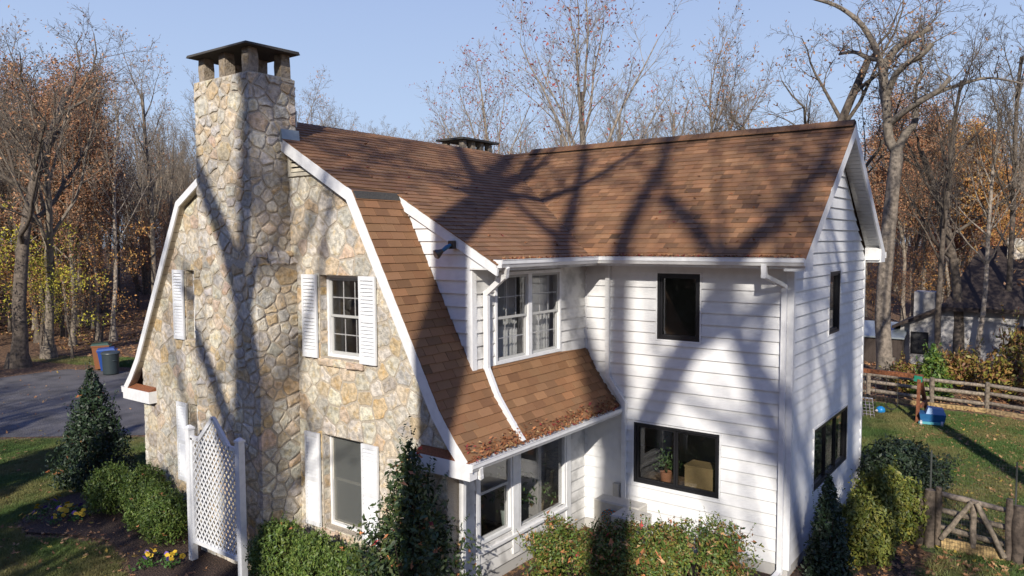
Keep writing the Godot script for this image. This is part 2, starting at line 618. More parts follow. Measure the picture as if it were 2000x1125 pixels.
# shingles in courses; map(u, s, h) with s running up the slope; limits(s) -> [u0, u1]
func shingle_field(parent: Node, map: Callable, s_len: float, limits: Callable, seed_: int, three_tab: bool, spread: float, single: int) -> int:
	var rng := RandomNumberGenerator.new()
	rng.seed = seed_
	var rest := MB.new()
	var k := 0
	var s := 0.0
	var made := 0
	while s < s_len - 0.01:
		var t := minf(s + TAB, s_len)
		var la: Array = limits.call(s)
		var lb: Array = limits.call(t)
		var u: float = minf(la[0], lb[0]) - (0.15 if k % 2 == 0 else 0.0) - (rng.randf() * 0.3 if not three_tab else 0.0)
		var stop: float = maxf(la[1], lb[1])
		while u < stop:
			var w := 0.305 if three_tab else rng.randf_range(0.11, 0.34)
			var g := 0.004 if three_tab else 0.001
			var a0 := clampf(u + g, la[0], la[1]); var a1 := clampf(u + w - g, la[0], la[1])
			var b0 := clampf(u + g, lb[0], lb[1]); var b1 := clampf(u + w - g, lb[0], lb[1])
			u += w
			if maxf(a1 - a0, b1 - b0) < 0.012: continue
			var mb := MB.new() if made < single else rest
			mb.col = shingle_color(rng, spread)
			var lift := (0.017 if three_tab else 0.012) + rng.randf() * 0.004 + (0.0 if three_tab else 0.006 * float(rng.randf() < 0.45))
			var dip := rng.randf_range(-0.004, 0.004)
			var s0 := s + dip
			mb.quad(map.call(a0, s0, lift), map.call(a1, s0, lift), map.call(b1, t + 0.012, 0.003), map.call(b0, t + 0.012, 0.003))
			mb.quad(map.call(a0, s0, -0.004), map.call(a1, s0, -0.004), map.call(a1, s0, lift), map.call(a0, s0, lift))
			mb.quad(map.call(a1, s0, -0.004), map.call(b1, t + 0.012, -0.004), map.call(b1, t + 0.012, 0.003), map.call(a1, s0, lift))
			mb.quad(map.call(b0, t + 0.012, -0.004), map.call(a0, s0, -0.004), map.call(a0, s0, lift), map.call(b0, t + 0.012, 0.003))
			if mb != rest:
				part("shingle", mb, mats.shingle, parent)
				made += 1
		s = t
		k += 1
	if rest.v.size():
		part("shingles", rest, mats.shingle, parent, "stuff")
	return made

func ring(mb: MB, map: Callable, r: Rect2, w: float, h0: float, h1: float) -> void:   # a rectangular frame, w wide inside r
	var a := r.position; var b := r.end
	for q in [[a.x, a.y, b.x, a.y + w], [a.x, b.y - w, b.x, b.y], [a.x, a.y + w, a.x + w, b.y - w], [b.x - w, a.y + w, b.x, b.y - w]]:
		mb.prism(PackedVector2Array([Vector2(q[0], q[1]), Vector2(q[2], q[1]), Vector2(q[2], q[3]), Vector2(q[0], q[3])]), map, h0, h1)

func flat(mb: MB, map: Callable, r: Rect2, h0: float, h1: float) -> void:
	mb.prism(PackedVector2Array([r.position, Vector2(r.end.x, r.position.y), r.end, Vector2(r.position.x, r.end.y)]), map, h0, h1)

# double-hung window in opening r, its outer face at height h0 of the map
func hung_window(map: Callable, r: Rect2, h0: float, grid: bool, screened: bool, label := "", casing := 0.05) -> Node3D:
	var w := sub("window", house)
	if label: w.set_meta("label", label)
	var f := MB.new()
	ring(f, map, r, casing, h0 - 0.1, h0)
	part("frame", f, mats.trim, w)
	var inner := r.grow(-casing)
	var half := inner.size.y * 0.5
	for k in 2:
		var sr := Rect2(inner.position + Vector2(0, half * k - (0.02 if k == 1 else 0.0)), Vector2(inner.size.x, half + 0.02))
		var d := h0 - (0.055 if k == 0 else 0.03)
		var sm := MB.new()
		ring(sm, map, sr.grow(-0.002), 0.042, d - 0.03, d)
		part("sash", sm, mats.cream if screened else mats.grey_frame, w)
		var g := MB.new()
		flat(g, map, sr.grow(-0.038), d - 0.018, d - 0.014)
		part("pane", g, mats.glass, w)
		if grid:
			var mu := MB.new()
			var gr := sr.grow(-0.04)
			for q in [1, 2]:
				var x: float = gr.position.x + gr.size.x * q / 3.0
				flat(mu, map, Rect2(x - 0.009, gr.position.y, 0.018, gr.size.y), d - 0.03, d - 0.02)
			flat(mu, map, Rect2(gr.position.x, gr.get_center().y - 0.009, gr.size.x, 0.018), d - 0.031, d - 0.021)
			part("muntin", mu, mats.trim, w)
	if screened:
		var sc := MB.new()
		flat(sc, map, inner.grow(-0.03), h0 - 0.016, h0 - 0.013)
		part("insect_screen", sc, mats.insect_screen, w)
	return w

# black-framed window; splits = inner bar positions as fractions
func black_window(map: Callable, r: Rect2, splits: Array, label: String) -> Node3D:
	var w := sub("window", house)
	w.set_meta("label", label)
	var c := MB.new()
	ring(c, map, r.grow(0.028), 0.028, -0.02, 0.034)
	part("casing", c, mats.trim, w)
	var f := MB.new()
	ring(f, map, r, 0.05, -0.08, 0.026)
	part("frame", f, mats.black, w)
	var inner := r.grow(-0.05)
	var xs := [0.0] + splits + [1.0]
	for k in xs.size() - 1:
		var sr := Rect2(inner.position.x + inner.size.x * xs[k], inner.position.y, inner.size.x * (xs[k + 1] - xs[k]), inner.size.y)
		var s := MB.new()
		ring(s, map, sr.grow_individual(-0.001, -0.001, -0.001, -0.001), 0.036, -0.06, 0.004 - 0.02 * (k % 2))
		part("sash", s, mats.black, w)
		var g := MB.new()
		flat(g, map, sr.grow(-0.03), -0.034, -0.03)
		part("pane", g, mats.glass, w)
	return w

func shutter(x0: float, x1: float, y0: float, y1: float) -> void:
	var s := sub("shutter", house)
	var map := func(u: float, v: float, h: float) -> Vector3: return Vector3(u, v, 0.035 + h)
	var f := MB.new()
	var fr := 0.045
	var mid := (y0 + y1) * 0.5
	for r in [[x0, y0, x0 + fr, y1], [x1 - fr, y0, x1, y1], [x0 + fr, y0, x1 - fr, y0 + 0.08], [x0 + fr, y1 - 0.07, x1 - fr, y1], [x0 + fr, mid - 0.035, x1 - fr, mid + 0.035]]:
		f.prism(PackedVector2Array([Vector2(r[0], r[1]), Vector2(r[2], r[1]), Vector2(r[2], r[3]), Vector2(r[0], r[3])]), map, 0.0, 0.035)
	part("shutter_frame", f, mats.paint_white, s)
	var sl := MB.new()
	for half in [[y0 + 0.08, mid - 0.035], [mid + 0.035, y1 - 0.07]]:
		var cnt := int((half[1] - half[0]) / 0.058)
		for k in cnt:
			var y: float = half[0] + (half[1] - half[0]) * k / cnt
			var e: float = (half[1] - half[0]) / cnt
			var a := x0 + fr - 0.003; var b := x1 - fr + 0.003
			sl.hexa([map.call(a, y, 0.034), map.call(b, y, 0.034), map.call(b, y, 0.024), map.call(a, y, 0.024),
				map.call(a, y + e * 0.95, 0.006), map.call(b, y + e * 0.95, 0.006), map.call(b, y + e * 0.95, -0.004), map.call(a, y + e * 0.95, -0.004)])
	part("louvres", sl, mats.paint_white, s)

# K-style gutter: channel from a to b, outward direction o
func gutter(a: Vector3, b: Vector3, o: Vector3) -> Node3D:
	var g := sub("gutter", house)
	var mb := MB.new()
	var prof := [Vector2(0.0, 0.0), Vector2(0.075, 0.0), Vector2(0.10, 0.045), Vector2(0.115, 0.06), Vector2(0.115, 0.115), Vector2(0.125, 0.12), Vector2(0.125, 0.128), Vector2(0.108, 0.128), Vector2(0.108, 0.062), Vector2(0.094, 0.048), Vector2(0.071, 0.006), Vector2(0.006, 0.006), Vector2(0.006, 0.125), Vector2(0.0, 0.125)]
	var d := (b - a).normalized()
	var len := (b - a).length()
	var poly := PackedVector2Array(prof)
	mb.prism(poly, func(u: float, v: float, h: float) -> Vector3: return a + o * u + Vector3.UP * v + d * h, 0.0, len)
	if o.cross(Vector3.UP).dot(d) < 0.0:   # keep faces outward
		var fl := PackedInt32Array()
		for k in range(0, mb.i.size(), 3):
			fl.append_array(PackedInt32Array([mb.i[k], mb.i[k + 2], mb.i[k + 1]]))
		mb.i = fl
		for k in mb.n.size(): mb.n[k] = -mb.n[k]
	part("channel", mb, mats.gutter, g)
	var e := MB.new()
	for q in [a + d * 0.004, b - d * 0.004]:
		e.bar(q + o * 0.05 + Vector3.UP * 0.06, q + o * 0.05 + Vector3.UP * 0.06 + d * 0.003, 0.1, 0.12)
	part("end_cap", e, mats.gutter, g)
	return g

func downspout(pts: Array) -> void:
	var d := sub("downspout", house)
	for k in pts.size() - 1:
		var mb := MB.new()
		var dir: Vector3 = (pts[k + 1] - pts[k]).normalized()
		var upv := Vector3.BACK if absf(dir.y) > 0.5 else Vector3.UP
		mb.bar(pts[k] - dir * 0.02, pts[k + 1] + dir * 0.02, 0.085, 0.065, upv)
		mb.bar(pts[k + 1] - dir * 0.03, pts[k + 1] + dir * 0.03, 0.092, 0.072, upv)
		part("pipe", mb, mats.gutter, d)

# ------------------------------------------------------------------ the house
func front(z: float) -> Callable:   # wall facing +z
	return func(u: float, v: float, h: float) -> Vector3: return Vector3(u, v, z + h)

func side(x: float) -> Callable:    # wall facing +x; u = -z
	return func(u: float, v: float, h: float) -> Vector3: return Vector3(x + h, v, -u)

func upper_y(x: float) -> float:
	return PEAK.y - SLOPE * absf(x - PEAK.x)

func offset_path(p: Array, d: float) -> Array:   # mitred offset to the right of the way
	var out := []
	for k in p.size():
		var a: Vector2 = (p[k] - p[maxi(k - 1, 0)]).normalized()
		var b: Vector2 = (p[mini(k + 1, p.size() - 1)] - p[k]).normalized()
		if k == 0: a = b
		if k == p.size() - 1: b = a
		var na := Vector2(a.y, -a.x)
		var nb := Vector2(b.y, -b.x)
		var m := (na + nb).normalized()
		out.append(p[k] + m * d / maxf(0.3, m.dot(na)))
	return out

func build_house() -> void:
	house = base("house", Vector3.ZERO)
	tag(house, "large stone and white clapboard house with brown shingle gambrel roof", "house")
	build_gable()
	build_chimney()
	build_roofs()
	build_dormer_and_bay()
	build_wing()
	build_gutters()

const PROFILE := [Vector2(-0.33, 2.55), Vector2(-0.1, 2.80), Vector2(0.2, 3.2), Vector2(2.012, 6.5), Vector2(4.6, 7.92), Vector2(7.188, 6.5), Vector2(9.0, 3.2), Vector2(9.3, 2.80), Vector2(9.53, 2.55)]

func build_gable() -> void:
	var outline := PackedVector2Array([Vector2(0.2, 0.0), Vector2(9.0, 0.0), Vector2(9.0, 3.02), Vector2(7.1, 6.40), Vector2(4.6, 7.79), Vector2(2.1, 6.40), Vector2(0.2, 3.02)])
	var wins := []
	for y in [[3.74, 1.40], [0.80, 1.62]]:
		wins.append(Rect2(6.16, y[0], 1.02, y[1]))
		wins.append(Rect2(2.02, y[0], 1.02, y[1]))
	var wall := sub("stone_wall", house)
	wall.set_meta("label", "fieldstone gable wall in cream, grey and ochre stones")
	var core := MB.new()
	var strips := MB.new()
	var us := [0.2, 2.02, 3.04, 6.16, 7.18, 9.0]
	for k in us.size() - 1:
		var mid: float = (us[k] + us[k + 1]) * 0.5
		var cuts := []
		for w in wins:
			if w.position.x < mid and w.end.x > mid: cuts.append([w.position.y, w.end.y])
		for s in span_minus(0.0, 8.0, cuts):
			var rect := PackedVector2Array([Vector2(us[k], s[0]), Vector2(us[k + 1], s[0]), Vector2(us[k + 1], s[1]), Vector2(us[k], s[1])])
			for p in Geometry2D.intersect_polygons(rect, outline):
				core.prism(p, front(0.0), -0.35, 0.0)
	part("mortar", core, mats.mortar, wall)
	var holes := wins.duplicate()
	holes.append(Rect2(3.64, -1.0, 1.92, 6.45))
	holes.append(Rect2(3.79, 5.2, 1.62, 4.0))
	holes.append(Rect2(5.42, 6.81, 1.0, 0.6))
	holes.append(Rect2(-0.4, 2.24, 1.15, 0.36))
	holes.append(Rect2(8.47, 2.24, 1.15, 0.36))
	lay_stones(wall, cells(outline, holes, 0.085, 0.225, 41, 0.03), front(0.0), 7, 0.011, 0.0, 1e9, 300)
	# stone reveals and sills of the two windows right of the chimney
	for w in wins.slice(0, 4):
		var rv := []
		var rng := RandomNumberGenerator.new()
		rng.seed = int(w.position.y * 100) + int(w.position.x)
		var y: float = w.position.y + 0.01
		while y < w.end.y - 0.05:
			var t: float = minf(y + rng.randf_range(0.14, 0.30), w.end.y - 0.01)
			rv.append(PackedVector2Array([Vector2(0.012, y), Vector2(0.15, y), Vector2(0.15, t - 0.015), Vector2(0.012, t - 0.015)]))
			y = t
		var x0: float = w.position.x
		lay_stones(wall, rv, func(u: float, v: float, h: float) -> Vector3: return Vector3(x0 + h * 0.4 - 0.004, v, -u), 5, 0.02, 0.6)
		var sl := []
		var x: float = w.position.x - 0.06
		while x < w.end.x + 0.02:
			var t: float = minf(x + rng.randf_range(0.3, 0.5), w.end.x + 0.06)
			sl.append(PackedVector2Array([Vector2(x + 0.01, w.position.y - 0.13), Vector2(t, w.position.y - 0.13), Vector2(t, w.position.y - 0.012), Vector2(x + 0.01, w.position.y - 0.012)]))
			x = t
		lay_stones(wall, sl, front(0.012), 15 + int(w.position.x), 0.035, 0.5)
	for k in wins.size():
		var w: Rect2 = wins[k]
		var up := k < 2
		hung_window(front(0.0), w, -0.15, up, not up, ("white double-hung window with grid panes between louvred shutters" if up else "white double-hung window with dark insect screen"), 0.05)
		shutter(w.position.x - 0.40, w.position.x - 0.02, w.position.y - 0.01, w.end.y + 0.005)
		shutter(w.end.x + 0.01, w.end.x + 0.39, w.position.y - 0.01, w.end.y + 0.005)
	# louvred vent under the right rake
	var vent := sub("gable_vent", house)
	var vf := MB.new()
	for q in [[5.43, 6.82, 5.50, 7.32], [5.50, 6.82, 6.34, 6.88]]:
		vf.prism(PackedVector2Array([Vector2(q[0], q[1]), Vector2(q[2], q[1]), Vector2(q[2], q[3]), Vector2(q[0], q[3])]), front(0.0), -0.05, 0.045)
	part("frame", vf, mats.cream, vent)
	var back := MB.new()
	back.prism(PackedVector2Array([Vector2(5.46, 6.84), Vector2(6.3, 6.84), Vector2(5.46, 7.3)]), front(0.0), -0.06, 0.002)
	part("backing", back, mats.screen_dark, vent)
	for k in 5:
		var y := 6.895 + k * 0.088
		var x1 := 4.6 + (7.79 - y - 0.09) / 0.556
		var sl := MB.new()
		var m := front(0.0)
		sl.hexa([m.call(5.50, y, 0.040), m.call(x1, y, 0.040), m.call(x1, y, 0.030), m.call(5.50, y, 0.030),
			m.call(5.50, y + 0.062, 0.014), m.call(x1 - 0.1, y + 0.062, 0.014), m.call(x1 - 0.1, y + 0.062, 0.004), m.call(5.50, y + 0.062, 0.004)])
		part("slat", sl, mats.cream, vent)
	# rake boards and their soffits
	var lower := offset_path(PROFILE, 0.19)
	var narrow := offset_path(PROFILE, 0.135)
	for k in PROFILE.size() - 1:
		var f := MB.new()
		var lo2: Array = lower if k > 3 else narrow
		f.prism(PackedVector2Array([PROFILE[k], PROFILE[k + 1], lo2[k + 1], lo2[k]]), front(0.0), 0.135, 0.168)
		part("rake_board", f, mats.trim, house)
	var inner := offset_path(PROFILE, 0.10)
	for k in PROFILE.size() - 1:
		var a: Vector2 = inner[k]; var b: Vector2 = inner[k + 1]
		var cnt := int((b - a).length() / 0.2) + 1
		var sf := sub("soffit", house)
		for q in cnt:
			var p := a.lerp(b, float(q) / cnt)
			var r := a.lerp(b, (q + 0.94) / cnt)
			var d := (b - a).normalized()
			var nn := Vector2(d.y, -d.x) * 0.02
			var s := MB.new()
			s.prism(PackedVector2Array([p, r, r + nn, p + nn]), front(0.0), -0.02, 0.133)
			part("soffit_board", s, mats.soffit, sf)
	# boxed eave returns
	for sgn in [-1.0, 1.0]:
		var r := sub("eave_return", house)
		var bx := MB.new()
		var xa: float = 4.6 + sgn * 3.86
		var xb: float = 4.6 + sgn * 4.97
		bx.box(Vector3(minf(xa, xb), 2.27, 0.0), Vector3(maxf(xa, xb), 2.52, 0.172))
		part("box", bx, mats.trim, r)
		var tp := MB.new()
		tp.hexa([Vector3(minf(xa, xb) + 0.02, 2.52, 0.165), Vector3(maxf(xa, xb) - 0.02, 2.52, 0.165), Vector3(maxf(xa, xb) - 0.02, 2.52, 0.0), Vector3(minf(xa, xb) + 0.02, 2.52, 0.0),
			Vector3(minf(xa, xb) + 0.02, 2.525, 0.165), Vector3(maxf(xa, xb) - 0.02, 2.525, 0.165), Vector3(maxf(xa, xb) - 0.02, 2.60, 0.0), Vector3(minf(xa, xb) + 0.02, 2.60, 0.0)])
		part("rusty_top", tp, mats.rust, r)

func highest(p: PackedVector2Array) -> float:
	var y := -1e9
	for q in p: y = maxf(y, q.y)
	return y

func build_chimney() -> void:
	var ch := sub("chimney", house)
	ch.set_meta("label", "broad fieldstone chimney with slab cap on stone piers")
	var core := MB.new()
	core.box(Vector3(3.80, 5.2, -0.16), Vector3(5.40, 8.50, 0.75))
	core.box(Vector3(3.65, 0.0, -0.01), Vector3(5.55, 5.3, 0.78))
	core.hexa([Vector3(3.65, 5.3, 0.78), Vector3(5.55, 5.3, 0.78), Vector3(5.55, 5.3, 0.0), Vector3(3.65, 5.3, 0.0), Vector3(3.80, 5.5, 0.751), Vector3(5.401, 5.5, 0.751), Vector3(5.401, 5.5, 0.0), Vector3(3.80, 5.5, 0.0)])
	part("mortar", core, mats.mortar, ch)
	for seg in [[3.80, 5.40, 0.75, 5.2, 8.5, 0.91, 61], [3.65, 5.55, 0.78, 0.0, 5.55, 0.78, 71]]:
		var x0: float = seg[0]; var x1: float = seg[1]; var zf: float = seg[2]
		var w := x1 - x0
		var outline := PackedVector2Array([Vector2(0, seg[3]), Vector2(w + seg[5], seg[3]), Vector2(w + seg[5], seg[4]), Vector2(0, seg[4])])
		var map := func(u: float, v: float, h: float) -> Vector3:
			if absf(u - w) < 1e-5: return Vector3(x1 + h, v, zf + h)
			if u < w: return Vector3(x0 + u, v, zf + h)
			return Vector3(x1 + h, v, zf - (u - w))
		var polys := cells(outline, [], 0.09, 0.20, seg[6], 0.034, 1.6)
		if seg[3] < 1.0:
			polys = polys.filter(func(p): return highest(p) < 5.50)
		lay_stones(ch, polys, map, seg[6] + 1, 0.018, 0.9, w, 170)
		# the left flank
		var d: float = seg[5]
		var flank := PackedVector2Array([Vector2(0, seg[3]), Vector2(d, seg[3]), Vector2(d, seg[4]), Vector2(0, seg[4])])
		lay_stones(ch, cells(flank, [], 0.11, 0.20, seg[6] + 5, 0.03).filter(func(p): return seg[3] > 1.0 or highest(p) < 5.34), func(u: float, v: float, h: float) -> Vector3: return Vector3(x0 - h, v, zf - d + u), seg[6] + 3, 0.03, 0.8, 1e9, 0)
	# weathered slope of the shoulder, right and front
	var a := Vector3(5.55, 5.3, 0.77); var b := Vector3(5.40, 5.52, 0.75)
	var sh := PackedVector2Array([Vector2(0, 0), Vector2(0.8, 0), Vector2(0.75, 1), Vector2(0.0, 1)])
	var scaled := PackedVector2Array([Vector2(0, 0), Vector2(0.8, 0), Vector2(0.75, 0.29), Vector2(0.0, 0.29)])
	lay_stones(ch, cells(scaled, [], 0.09, 0.14, 83, 0.02), func(u: float, v: float, h: float) -> Vector3: return a.lerp(b, v / 0.29) + Vector3(0.86 * h, 0.5 * h, -u), 84, 0.05, 0.4)
	# crown course, piers and cap
	var top := MB.new()
	top.box(Vector3(3.83, 8.498, -0.13), Vector3(5.37, 8.52, 0.72))
	part("crown", top, mats.mortar, ch)
	var rng := RandomNumberGenerator.new()
	rng.seed = 12
	for p in [Vector2(3.93, 0.60), Vector2(4.58, 0.62), Vector2(5.25, 0.61), Vector2(5.26, -0.02), Vector2(3.93, -0.02), Vector2(4.6, -0.03)]:
		pier(ch, Vector3(p.x, 8.515, p.y), 0.165, 0.42, rng)
	var cap := MB.new()
	var lo := Vector3(3.76, 8.92, -0.2); var hi := Vector3(5.52, 8.975, 0.88)
	cap.hexa([Vector3(lo.x, lo.y, hi.z), Vector3(hi.x, lo.y, hi.z), Vector3(hi.x, lo.y, lo.z), Vector3(lo.x, lo.y, lo.z),
		Vector3(lo.x + 0.015, hi.y - 0.01, hi.z - 0.015), Vector3(hi.x - 0.015, hi.y - 0.02, hi.z - 0.015), Vector3(hi.x - 0.015, hi.y, lo.z + 0.015), Vector3(lo.x + 0.015, hi.y - 0.01, lo.z + 0.015)])
	part("cap_slab", cap, mats.slate, ch)
	# flue opening
	var flue := MB.new()
	flue.box(Vector3(4.2, 8.52, 0.1), Vector3(5.0, 8.60, 0.5))
	part("flue", flue, mats.slate, ch)
	# the second chimney beyond the ridge
	var c2 := sub("rear_chimney", house)
	c2.set_meta("label", "second chimney beyond the ridge with slab cap on piers")
	var k2 := MB.new()
	k2.box(Vector3(3.3, 6.4, -7.55), Vector3(4.05, 7.90, -6.3))
	part("shaft", k2, mats.mortar, c2)
	for p in [Vector2(3.95, -6.4), Vector2(3.95, -6.75), Vector2(3.95, -7.1), Vector2(3.95, -7.45), Vector2(3.4, -6.4), Vector2(3.4, -7.45)]:
		pier(c2, Vector3(p.x, 7.895, p.y), 0.12, 0.38, rng)
	var cc := MB.new()
	cc.box(Vector3(3.2, 8.26, -7.7), Vector3(4.12, 8.31, -6.22))
	part("cap_slab", cc, mats.slate, c2)

func pier(parent: Node, at: Vector3, w: float, h: float, rng: RandomNumberGenerator) -> void:
	var mb := MB.new()
	mb.col = Color(0.36, 0.30, 0.23) * rng.randf_range(0.9, 1.1)
	mb.col.a = 1.0
	var p := []
	for lv in [[0.0, 1.0], [0.5, 1.06], [1.0, 0.98]]:
		for q in [[-1, 1], [1, 1], [1, -1], [-1, -1]]:
			p.append(at + Vector3(q[0] * w * 0.55 * lv[1] + rng.randf_range(-0.012, 0.012), h * lv[0], q[1] * w * 0.55 * lv[1] + rng.randf_range(-0.012, 0.012)))
	mb.hexa(p.slice(0, 8))
	mb.hexa(p.slice(4, 12))
	part("pier", mb, mats.stone, parent)

# position on the lower right roof, s metres up from the eave
func lower_at(s: float) -> Array:
	var p := [PROFILE[8], PROFILE[7], PROFILE[6], PROFILE[5]]
	for k in 3:
		var d: Vector2 = p[k + 1] - p[k]
		var l := d.length()
		if s <= l or k == 2:
			var t := d / l
			return [p[k] + t * s, Vector2(t.y, -t.x)]
		s -= l
	return []

func slab(mb: MB, a: Vector2, b: Vector2, z0: float, z1: float, th := 0.1) -> void:   # roof deck between two profile points, a left of b
	var d := (b - a).normalized()
	var n := Vector2(d.y, -d.x) * th
	var p := PackedVector2Array([a, a + n, b + n, b])
	mb.prism(p, front(0.0), z1, z0)

func build_roofs() -> void:
	var roof := sub("roof", house)
	roof.set_meta("label", "brown asphalt shingle roofs of house and wing")
	var dk := MB.new()
	for k in 4:
		slab(dk, PROFILE[k], PROFILE[k + 1], 0.15, -9.95)
	slab(dk, PROFILE[4], PROFILE[5], 0.15, -0.84)
	slab(dk, PROFILE[4], Vector2(9.31, upper_y(9.31)), -0.83, -9.8, 0.08)
	for k in [5, 6, 7]:
		slab(dk, PROFILE[k], PROFILE[k + 1], 0.15, -0.92)
		if k > 5: slab(dk, PROFILE[k], PROFILE[k + 1], -0.92, WING_FRONT + 0.01)
	slab(dk, Vector2(8.76, 3.637), PROFILE[6], -0.92, WING_FRONT + 0.01)
	# wing decks
	var ye := 7.885 - WING_SLOPE * 3.24
	var zr := WING_RIDGE_Z
	var fz := zr + 3.24
	var vx := 4.6 + 3.24 / 0.714
	var t := Vector3(0, -0.1, 0)
	dk.hexa([Vector3(vx, ye, fz) + t, Vector3(13.03, ye, fz) + t, Vector3(13.03, 7.885, zr) + t, Vector3(4.6, 7.885, zr) + t,
		Vector3(vx, ye, fz), Vector3(13.03, ye, fz), Vector3(13.03, 7.885, zr), Vector3(4.6, 7.885, zr)])
	dk.hexa([Vector3(4.6, 7.885, zr) + t, Vector3(13.03, 7.885, zr) + t, Vector3(13.03, ye, zr - 3.24) + t, Vector3(4.6, ye, zr - 3.24) + t,
		Vector3(4.6, 7.885, zr), Vector3(13.03, 7.885, zr), Vector3(13.03, ye, zr - 3.24), Vector3(4.6, ye, zr - 3.24)])
	part("deck", dk, mats.underlay, roof)
	# shingles
	var s_ap := 0.0
	while lower_at(s_ap)[0].x > DORMER_X: s_ap += 0.01
	var total := 0.0
	for k in [8, 7, 6]: total += (PROFILE[k] - PROFILE[k - 1]).length()
	var lower_map := func(u: float, s: float, h: float) -> Vector3:
		var q := lower_at(s)
		var p: Vector2 = q[0] - q[1] * (h + 0.006) * -1.0
		return Vector3(p.x, p.y, -u)
	shingle_field(roof, lower_map, total, func(s: float) -> Array: return [-0.17, 4.385 if s < s_ap else 0.872], 201, true, 0.14, 225)
	var c1 := 1.0 / sqrt(1.0 + SLOPE * SLOPE)
	var up_map := func(u: float, s: float, h: float) -> Vector3:
		var x := 9.33 - s * c1
		return Vector3(x + (h + 0.005) * SLOPE * c1, upper_y(x) + (h + 0.005) * c1, -u)
	shingle_field(roof, up_map, 4.73 / c1, func(s: float) -> Array:
		var x := 9.33 - s * c1
		return [0.80 if x > 7.19 else -0.17, minf(7.09 - 0.714 * (x - 4.6), 7.08)], 202, true, 0.13, 75)
	var c2 := 1.0 / sqrt(1.0 + WING_SLOPE * WING_SLOPE)
	var wing_map := func(u: float, s: float, h: float) -> Vector3:
		var z := fz + 0.02 - s * c2
		return Vector3(u, ye - 0.015 + s * WING_SLOPE * c2 + (h + 0.005) * c2, z + (h + 0.005) * WING_SLOPE * c2)
	shingle_field(roof, wing_map, 3.25 / c2, func(s: float) -> Array:
		var z := fz + 0.02 - s * c2
		return [4.6 + (z + 7.09) / 0.714, 13.05], 203, false, 0.21, 0)
	# ridge caps
	var rng := RandomNumberGenerator.new()
	rng.seed = 8
	var vent := MB.new()
	vent.col = Color(0.05, 0.03, 0.02)
	vent.hexa([Vector3(5.6, 7.80, zr + 0.15), Vector3(13.04, 7.80, zr + 0.15), Vector3(13.04, 7.80, zr - 0.15), Vector3(5.6, 7.80, zr - 0.15),
		Vector3(5.6, 7.935, zr + 0.02), Vector3(13.04, 7.935, zr + 0.02), Vector3(13.04, 7.935, zr - 0.02), Vector3(5.6, 7.935, zr - 0.02)])
	part("ridge_vent", vent, mats.shingle, roof)
	var caps := MB.new()
	var x := 5.6
	while x < 13.0:
		caps.col = shingle_color(rng, 0.12) * 0.8
		caps.col.a = 1.0
		var e := minf(x + 0.145, 13.06)
		for sg in [1.0, -1.0]:
			var q := [Vector3(x, 7.95, zr), Vector3(x, 7.825, zr + sg * 0.165), Vector3(e, 7.825, zr + sg * 0.165), Vector3(e, 7.95, zr)]
			var up := Vector3(0, 0.016, 0)
			if sg > 0: caps.hexa([q[1], q[2], q[3], q[0], q[1] + up * 0.6, q[2] + up, q[3] + up, q[0] + up * 0.6])
			else: caps.hexa([q[0], q[3], q[2], q[1], q[0] + up * 0.6, q[3] + up, q[2] + up, q[1] + up * 0.6])
		x += 0.14
	var z := 0.165
	while z > -6.6:
		caps.col = shingle_color(rng, 0.10)
		var e := z - 0.15
		for sg in [1.0, -1.0]:
			var q := [Vector3(4.6, 7.935, z), Vector3(4.6 + sg * 0.15, 7.855, z), Vector3(4.6 + sg * 0.15, 7.855, e), Vector3(4.6, 7.935, e)]
			var up := Vector3(0, 0.014, 0)
			if sg > 0: caps.hexa([q[0], q[1], q[2], q[3], q[0] + up, q[1] + up, q[2] + up * 0.5, q[3] + up * 0.5])
			else: caps.hexa([q[1], q[0], q[3], q[2], q[1] + up, q[0] + up, q[3] + up * 0.5, q[2] + up * 0.5])
		z -= 0.145
	part("ridge_caps", caps, mats.shingle, roof, "stuff")
	# flashing at the break and against the chimney
	var fl := MB.new()
	var br: Vector2 = PROFILE[5]
	var dn := Vector2(0.481, -0.876)
	fl.prism(PackedVector2Array([br + Vector2(0.03, 0.005), br + Vector2(0.03, 0.005) + dn * 0.14, br + Vector2(0.012, -0.004) + dn * 0.14, br + Vector2(0.0, 0.0)]), front(0.0), -0.85, 0.16)
	part("break_flashing", fl, mats.slate, roof)
	var cf := MB.new()
	cf.box(Vector3(4.3, 7.70, -0.19), Vector3(5.41, 7.98, -0.16))
	cf.hexa([Vector3(5.395, 7.42, 0.17), Vector3(5.47, 7.39, 0.17), Vector3(5.47, 7.39, -0.2), Vector3(5.395, 7.42, -0.2), Vector3(5.395, 7.63, 0.17), Vector3(5.44, 7.63, 0.17), Vector3(5.44, 7.63, -0.2), Vector3(5.395, 7.63, -0.2)])
	part("chimney_flashing", cf, mats.flashing, roof)

